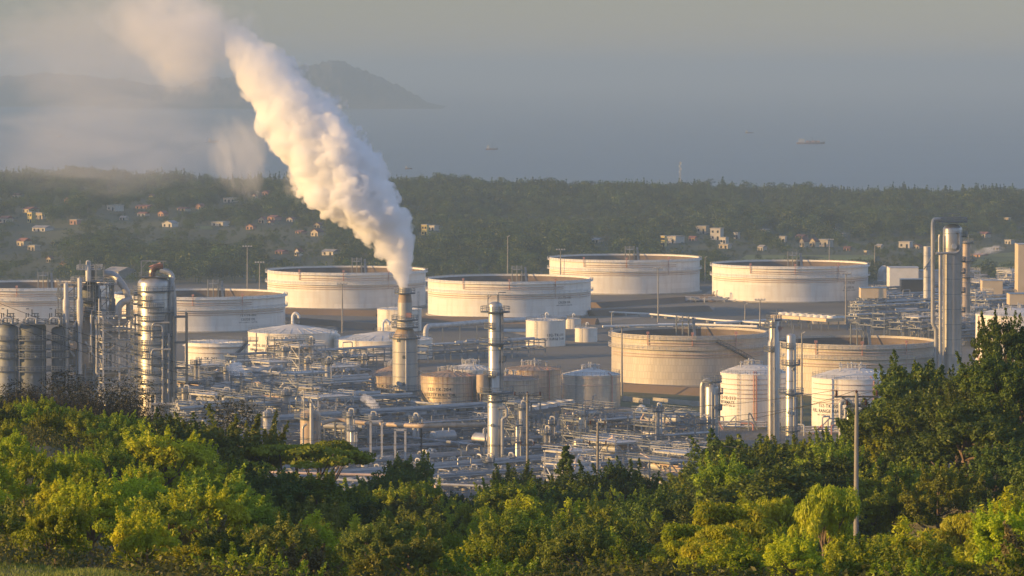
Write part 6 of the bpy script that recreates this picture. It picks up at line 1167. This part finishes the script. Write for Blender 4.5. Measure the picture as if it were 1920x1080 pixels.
# ------------------------------------------------------------------ steam
def steam_mesh(name, path, seed, voxel, lv=(14, 26), px_per=None, shrink=1.0):
    """path: (px, py, radius px, distance); billows of three sizes merged into one closed skin"""
    rp = random.Random(seed); mb_v = []; mb_f = []
    bm = bmesh.new(); bmesh.ops.create_icosphere(bm, subdivisions=2, radius=1); bv = [v.co.copy() for v in bm.verts]; bf = [tuple(v.index for v in f.verts) for f in bm.faces]; bm.free()
    def ball(c, r):
        n = len(mb_v); mb_v.extend([tuple(c+v*r) for v in bv]); mb_f.extend([tuple(i+n for i in f) for f in bf])
    pts = []
    for (a, b_) in zip(path, path[1:]):
        n_ = max(2, int(math.hypot(b_[0]-a[0], b_[1]-a[1])/max(4, .35*(a[2]+b_[2])/2)))
        for k in range(n_):
            t = k/n_; px, py, r, d = [a[i]+(b_[i]-a[i])*t for i in range(4)]; pts.append((D(px, py, d), r/PX(d)))
    for c, r in pts:
        ball(c, r*.74)
        for _ in range(lv[0]):
            u = Vector((rp.gauss(0, 1), rp.gauss(0, 1), rp.gauss(0, 1))).normalized(); r1 = r*rp.uniform(.22, .42); c1 = c+u*r*rp.uniform(.5, .78); ball(c1, r1)
            for _ in range(lv[1]):
                u2 = (Vector((rp.gauss(0, 1), rp.gauss(0, 1), rp.gauss(0, 1))).normalized()+u*.5).normalized(); ball(c1+u2*r1*.85, r1*rp.uniform(.16, .40))
    me = bpy.data.meshes.new(name); me.from_pydata(mb_v, [], mb_f); o = bpy.data.objects.new(name, me); COL.objects.link(o)
    m = o.modifiers.new('r', 'REMESH'); m.mode = 'VOXEL'; m.voxel_size = voxel
    tx = bpy.data.textures.new(name+'_t', 'CLOUDS'); tx.noise_scale = voxel*3.4; tx.noise_depth = 4
    m = o.modifiers.new('d', 'DISPLACE'); m.texture = tx; m.strength = voxel*2.2; m.mid_level = .5; m.texture_coords = 'LOCAL'
    m = o.modifiers.new('s', 'SMOOTH'); m.iterations = 1; m.factor = .4
    dg = bpy.context.evaluated_depsgraph_get(); me2 = bpy.data.meshes.new_from_object(o.evaluated_get(dg)); o.modifiers.clear(); o.data = me2; bpy.data.meshes.remove(me); me2.name = name
    me2.polygons.foreach_set('use_smooth', [True]*len(me2.polygons)); me2.materials.clear()
    return o
def steam_mat(name, dens, g=0.0, lo=.34, hi=.60, sc=.16, fade=None, step=.06):
    m = bpy.data.materials.new(name); m.use_nodes = True; nt = m.node_tree; nt.nodes.clear(); L = nt.links; o = nn(nt, "ShaderNodeOutputMaterial"); v = nn(nt, "ShaderNodeVolumePrincipled"); v.inputs['Color'].default_value = (.997, .997, .997, 1); v.inputs['Anisotropy'].default_value = g
    tc = nn(nt, "ShaderNodeTexCoord"); nz = nn(nt, "ShaderNodeTexNoise"); nz.inputs['Scale'].default_value = sc; nz.inputs['Detail'].default_value = 5; nz.inputs['Roughness'].default_value = .6; nz.inputs['Distortion'].default_value = .6; L.new(tc.outputs['Object'], nz.inputs['Vector'])
    mr = nn(nt, "ShaderNodeMapRange", interpolation_type='SMOOTHSTEP'); mr.inputs[1].default_value = lo; mr.inputs[2].default_value = hi; mr.inputs[4].default_value = dens; L.new(nz.outputs[0], mr.inputs[0]); out = mr.outputs[0]
    if fade:
        sx = nn(nt, "ShaderNodeSeparateXYZ"); L.new(tc.outputs['Object'], sx.inputs[0])
        for inp, a, b_, lo_ in ((1, fade[0], fade[1], fade[2]),):
            f_ = nn(nt, "ShaderNodeMapRange"); f_.inputs[1].default_value = a; f_.inputs[2].default_value = b_; f_.inputs[3].default_value = 1.0; f_.inputs[4].default_value = lo_; L.new(sx.outputs[2], f_.inputs[0]); mu = nn(nt, "ShaderNodeMath", operation='MULTIPLY'); L.new(out, mu.inputs[0]); L.new(f_.outputs[0], mu.inputs[1]); out = mu.outputs[0]
    L.new(out, v.inputs['Density']); L.new(v.outputs[0], o.inputs['Volume']); m.cycles.volume_step_rate = step; return m
DS = STK.y
MAIN = [(757, 538, 9, DS), (753, 515, 15, DS), (749, 490, 25, DS), (742, 465, 33, DS), (728, 440, 44, DS), (702, 415, 57, DS), (674, 388, 69, DS), (648, 348, 78, DS+2), (620, 302, 80, DS+4), (586, 250, 75, DS+5), (550, 208, 68, DS+7), (515, 160, 62, DS+8), (490, 128, 58, DS+9), (472, 98, 50, DS+9), (455, 74, 36, DS+10), (443, 57, 22, DS+10), (437, 46, 10, DS+10)]
o = steam_mesh('steam_plume', [(a, b_, r*1.10, d) for a, b_, r, d in MAIN], 5, .36, (16, 34))
def plume_mat():
    m = bpy.data.materials.new('steam_dense'); m.use_nodes = True; nt = m.node_tree; nt.nodes.clear(); L = nt.links; out = nn(nt, "ShaderNodeOutputMaterial"); v = nn(nt, "ShaderNodeVolumePrincipled"); v.inputs['Color'].default_value = (1, 1, 1, 1)
    tc = nn(nt, "ShaderNodeTexCoord"); sx = nn(nt, "ShaderNodeSeparateXYZ"); L.new(tc.outputs['Object'], sx.inputs[0])
    W = [(D(a, b_, d), r/PX(d)) for a, b_, r, d in MAIN]; z0, z1 = W[0][0].z, W[-1][0].z
    tz_ = nn(nt, "ShaderNodeMapRange"); tz_.inputs[1].default_value = z0; tz_.inputs[2].default_value = z1; L.new(sx.outputs[2], tz_.inputs[0])
    def curve(vals):
        lo, hi = min(vals), max(vals); c = nn(nt, "ShaderNodeFloatCurve"); cv = c.mapping.curves[0]
        pts = [((w_[0].z-z0)/(z1-z0), (q-lo)/(hi-lo)) for w_, q in zip(W, vals)]
        cv.points[0].location = pts[0]; cv.points[1].location = pts[-1]
        for p in pts[1:-1]: cv.points.new(*p)
        c.mapping.update(); L.new(tz_.outputs[0], c.inputs['Value']); r = nn(nt, "ShaderNodeMapRange"); r.inputs[3].default_value = lo; r.inputs[4].default_value = hi; L.new(c.outputs[0], r.inputs[0]); return r.outputs[0]
    def mth(op, a, b_=None, c=None):
        k = nn(nt, "ShaderNodeMath", operation=op)
        for i, x in enumerate((a, b_, c)):
            if x is None: continue
            if isinstance(x, (int, float)): k.inputs[i].default_value = x
            else: L.new(x, k.inputs[i])
        return k.outputs[0]
    xc = curve([w_[0].x for w_ in W]); rc = curve([w_[1] for w_ in W]); yc = curve([w_[0].y for w_ in W])
    sl_ = .70                                     # the axis leans: across-wind distance is shorter than the level one
    dx = mth('MULTIPLY', mth('SUBTRACT', sx.outputs[0], xc), sl_); dy = mth('SUBTRACT', sx.outputs[1], yc); rho = mth('DIVIDE', mth('SQRT', mth('ADD', mth('MULTIPLY', dx, dx), mth('MULTIPLY', dy, dy))), rc)
    def nz(sc, det, dist): k = nn(nt, "ShaderNodeTexNoise"); k.inputs['Scale'].default_value = sc; k.inputs['Detail'].default_value = det; k.inputs['Roughness'].default_value = .6; k.inputs['Distortion'].default_value = dist; L.new(tc.outputs['Object'], k.inputs['Vector']); return k.outputs[0]
    vo = nn(nt, "ShaderNodeTexVoronoi", feature='SMOOTH_F1'); vo.inputs['Scale'].default_value = .30; vo.inputs['Detail'].default_value = 1; vo.inputs['Smoothness'].default_value = .35; L.new(tc.outputs['Object'], vo.inputs['Vector'])
    b = mth('ADD', mth('MULTIPLY', mth('SUBTRACT', nz(.13, 5, 0), .5), 1.5), mth('MULTIPLY', mth('SUBTRACT', .45, vo.outputs[0]), .45))
    e_ = mth('ADD', mth('SUBTRACT', 1.10, rho), b)
    den = nn(nt, "ShaderNodeMapRange", interpolation_type='SMOOTHSTEP'); den.inputs[1].default_value = .0; den.inputs[2].default_value = .20; L.new(e_, den.inputs[0])
    fd = nn(nt, "ShaderNodeMapRange"); fd.inputs[1].default_value = 60; fd.inputs[2].default_value = 110; fd.inputs[3].default_value = .85; fd.inputs[4].default_value = .10; L.new(sx.outputs[2], fd.inputs[0])
    L.new(mth('MULTIPLY', den.outputs[0], fd.outputs[0]), v.inputs['Density']); L.new(v.outputs[0], out.inputs['Volume']); m.cycles.volume_step_rate = .14; return m
o.data.materials.append(plume_mat()); tag(o, 'big billowing white steam plume from the tall stack', 'steam', None, 'stuff')
sm2 = steam_mat('steam_thin', .7, 0.0, .34, .58, .5, None, .12)
for path, seed, lab in (([(487, 741, 5, 1196), (478, 728, 9, 1195), (462, 712, 13, 1193), (445, 695, 17, 1191), (434, 684, 14, 1190)], 7, 'small white steam puff drifting from the left pipe racks'), ([(712, 774, 4, 1118), (707, 766, 8, 1118), (698, 757, 12, 1118), (688, 750, 13, 1119), (680, 744, 9, 1119)], 8, 'faint steam puff over the two vent stubs')):
    o = steam_mesh('steam_puff', path, seed, .22, (9, 9)); o.data.materials.append(sm2); tag(o, lab, 'steam', None, 'stuff')
def wisp(name, px, py, rx, ry, d, dens, thr, scale, label, warp=(1, 1, 1), rot=0.0, seed=0.0, depth=None):
    """thin drifting smoke: noise density inside an egg shaped hull"""
    c = D(px, py, d); k = PX(d); a, b_ = rx/k, ry/k; dp = depth or (a+b_)/2
    bm = bmesh.new(); bmesh.ops.create_icosphere(bm, subdivisions=4, radius=1); me = bpy.data.meshes.new(name); bm.to_mesh(me); bm.free(); o = bpy.data.objects.new(name, me); COL.objects.link(o); o.location = c; o.scale = (a, dp, b_); o.rotation_euler = (0, rot, 0)
    m = bpy.data.materials.new(name); m.use_nodes = True; nt = m.node_tree; nt.nodes.clear(); L = nt.links; out = nn(nt, "ShaderNodeOutputMaterial"); v = nn(nt, "ShaderNodeVolumePrincipled"); v.inputs['Color'].default_value = (.985, .985, .985, 1); v.inputs['Anisotropy'].default_value = .2
    tc = nn(nt, "ShaderNodeTexCoord"); ln = nn(nt, "ShaderNodeVectorMath", operation='LENGTH'); L.new(tc.outputs['Object'], ln.inputs[0]); fall = nn(nt, "ShaderNodeMapRange", interpolation_type='SMOOTHSTEP'); fall.inputs[1].default_value = 1.0; fall.inputs[2].default_value = .25; L.new(ln.outputs['Value'], fall.inputs[0])
    mp = nn(nt, "ShaderNodeMapping"); mp.inputs['Scale'].default_value = warp; mp.inputs['Location'].default_value = (seed, seed*.7, seed*1.3); L.new(tc.outputs['Object'], mp.inputs[0]); nz = nn(nt, "ShaderNodeTexNoise"); nz.inputs['Scale'].default_value = scale; nz.inputs['Detail'].default_value = 6; nz.inputs['Roughness'].default_value = .62; nz.inputs['Distortion'].default_value = .8; L.new(mp.outputs[0], nz.inputs['Vector'])
    fs = nn(nt, "ShaderNodeMath", operation='MULTIPLY_ADD'); fs.inputs[1].default_value = .42; fs.inputs[2].default_value = -.42; L.new(fall.outputs[0], fs.inputs[0]); ad = nn(nt, "ShaderNodeMath", operation='ADD'); L.new(nz.outputs[0], ad.inputs[0]); L.new(fs.outputs[0], ad.inputs[1])
    th = nn(nt, "ShaderNodeMapRange"); th.inputs[1].default_value = thr-.02; th.inputs[2].default_value = thr+.20; th.inputs[4].default_value = dens; L.new(ad.outputs[0], th.inputs[0]); m2 = th; m.cycles.volume_step_rate = .6
    L.new(m2.outputs[0], v.inputs['Density']); L.new(v.outputs[0], out.inputs['Volume']); me.materials.append(m); return tag(o, label, 'smoke', None, 'stuff')
wisp('drifting_steam', 225, 95, 380, 190, DS+60, .014, .22, 2.0, 'very thin veil of smoke across the top left sky', (1, 1, 1), 0, 2.0, 30)
wisp('drifting_steam', 335, 60, 250, 170, DS+12, .15, .35, 3.0, 'wide faint cloud of steam spreading at the top left', (1, 1, .8), .5, 1.0, 14)
wisp('drifting_steam', 450, 290, 105, 140, DS+9, .12, .36, 3.2, 'thin warm wisps hanging left of the steam plume', (1.3, 1, .6), -.25, 4.0, 8)
wisp('drifting_smoke', 200, 270, 420, 150, DS+240, .010, .30, 2.6, 'broad bluish smoke veil over the village at the left', (1, 1, 1.3), 0, 7.0)
wisp('drifting_smoke', 560, 345, 60, 60, DS+8, .12, .38, 3.0, 'small torn wisp under the steam plume', (1, 1, 1), 0, 9.0, 5)
wisp('drifting_steam', 1850, 470, 75, 14, 1750, .16, .40, 1.6, 'low white steam trail behind the very tall tower', (1.6, 1, 1), -.12, 3.0)
wisp('drifting_steam', 1830, 515, 40, 26, 1700, .07, .40, 1.6, 'faint vapour puff between the rear plant racks', (1, 1, 1), 0, 5.0)
# ------------------------------------------------------------------ labels of the many racks, drums and trees: by landmark, then by order
def finish_labels():
    from collections import defaultdict
    ords = ['first', 'second', 'third', 'fourth', 'fifth', 'sixth', 'seventh', 'eighth', 'ninth', 'tenth', 'eleventh', 'twelfth', 'thirteenth', 'fourteenth', 'fifteenth', 'sixteenth', 'seventeenth', 'eighteenth', 'nineteenth', 'twentieth']
    g = defaultdict(list)
    for o, base, (px, py) in PEND:
        lx, ly, nm = min(LM, key=lambda q: (q[0]-px)**2+((q[1]-py)*1.6)**2); dx, dy = px-lx, py-ly
        rel = 'before' if dy > 35 and abs(dx) < 90 else 'behind' if dy < -35 and abs(dx) < 90 else ('right of' if dx > 0 else 'left of')
        g[(base, rel, nm)].append((px, py, o))
    for (base, rel, nm), l in g.items():
        l.sort(key=lambda q: q[0]); n = len(l)
        for i, (px, py, o) in enumerate(l):
            if n == 1: o['label'] = f'{base} {rel} {nm}'
            else:
                od = 'leftmost' if i == 0 else 'rightmost' if i == n-1 else (ords[i] if i < 20 else str(i+1)+'th')+' from left'
                o['label'] = f'{od} {base} {rel} {nm}' if i in (0, n-1) else f'{od} {base} {rel} {nm}'
finish_labels()
for o in bpy.data.objects:
    if '_o' in o: del o['_o']
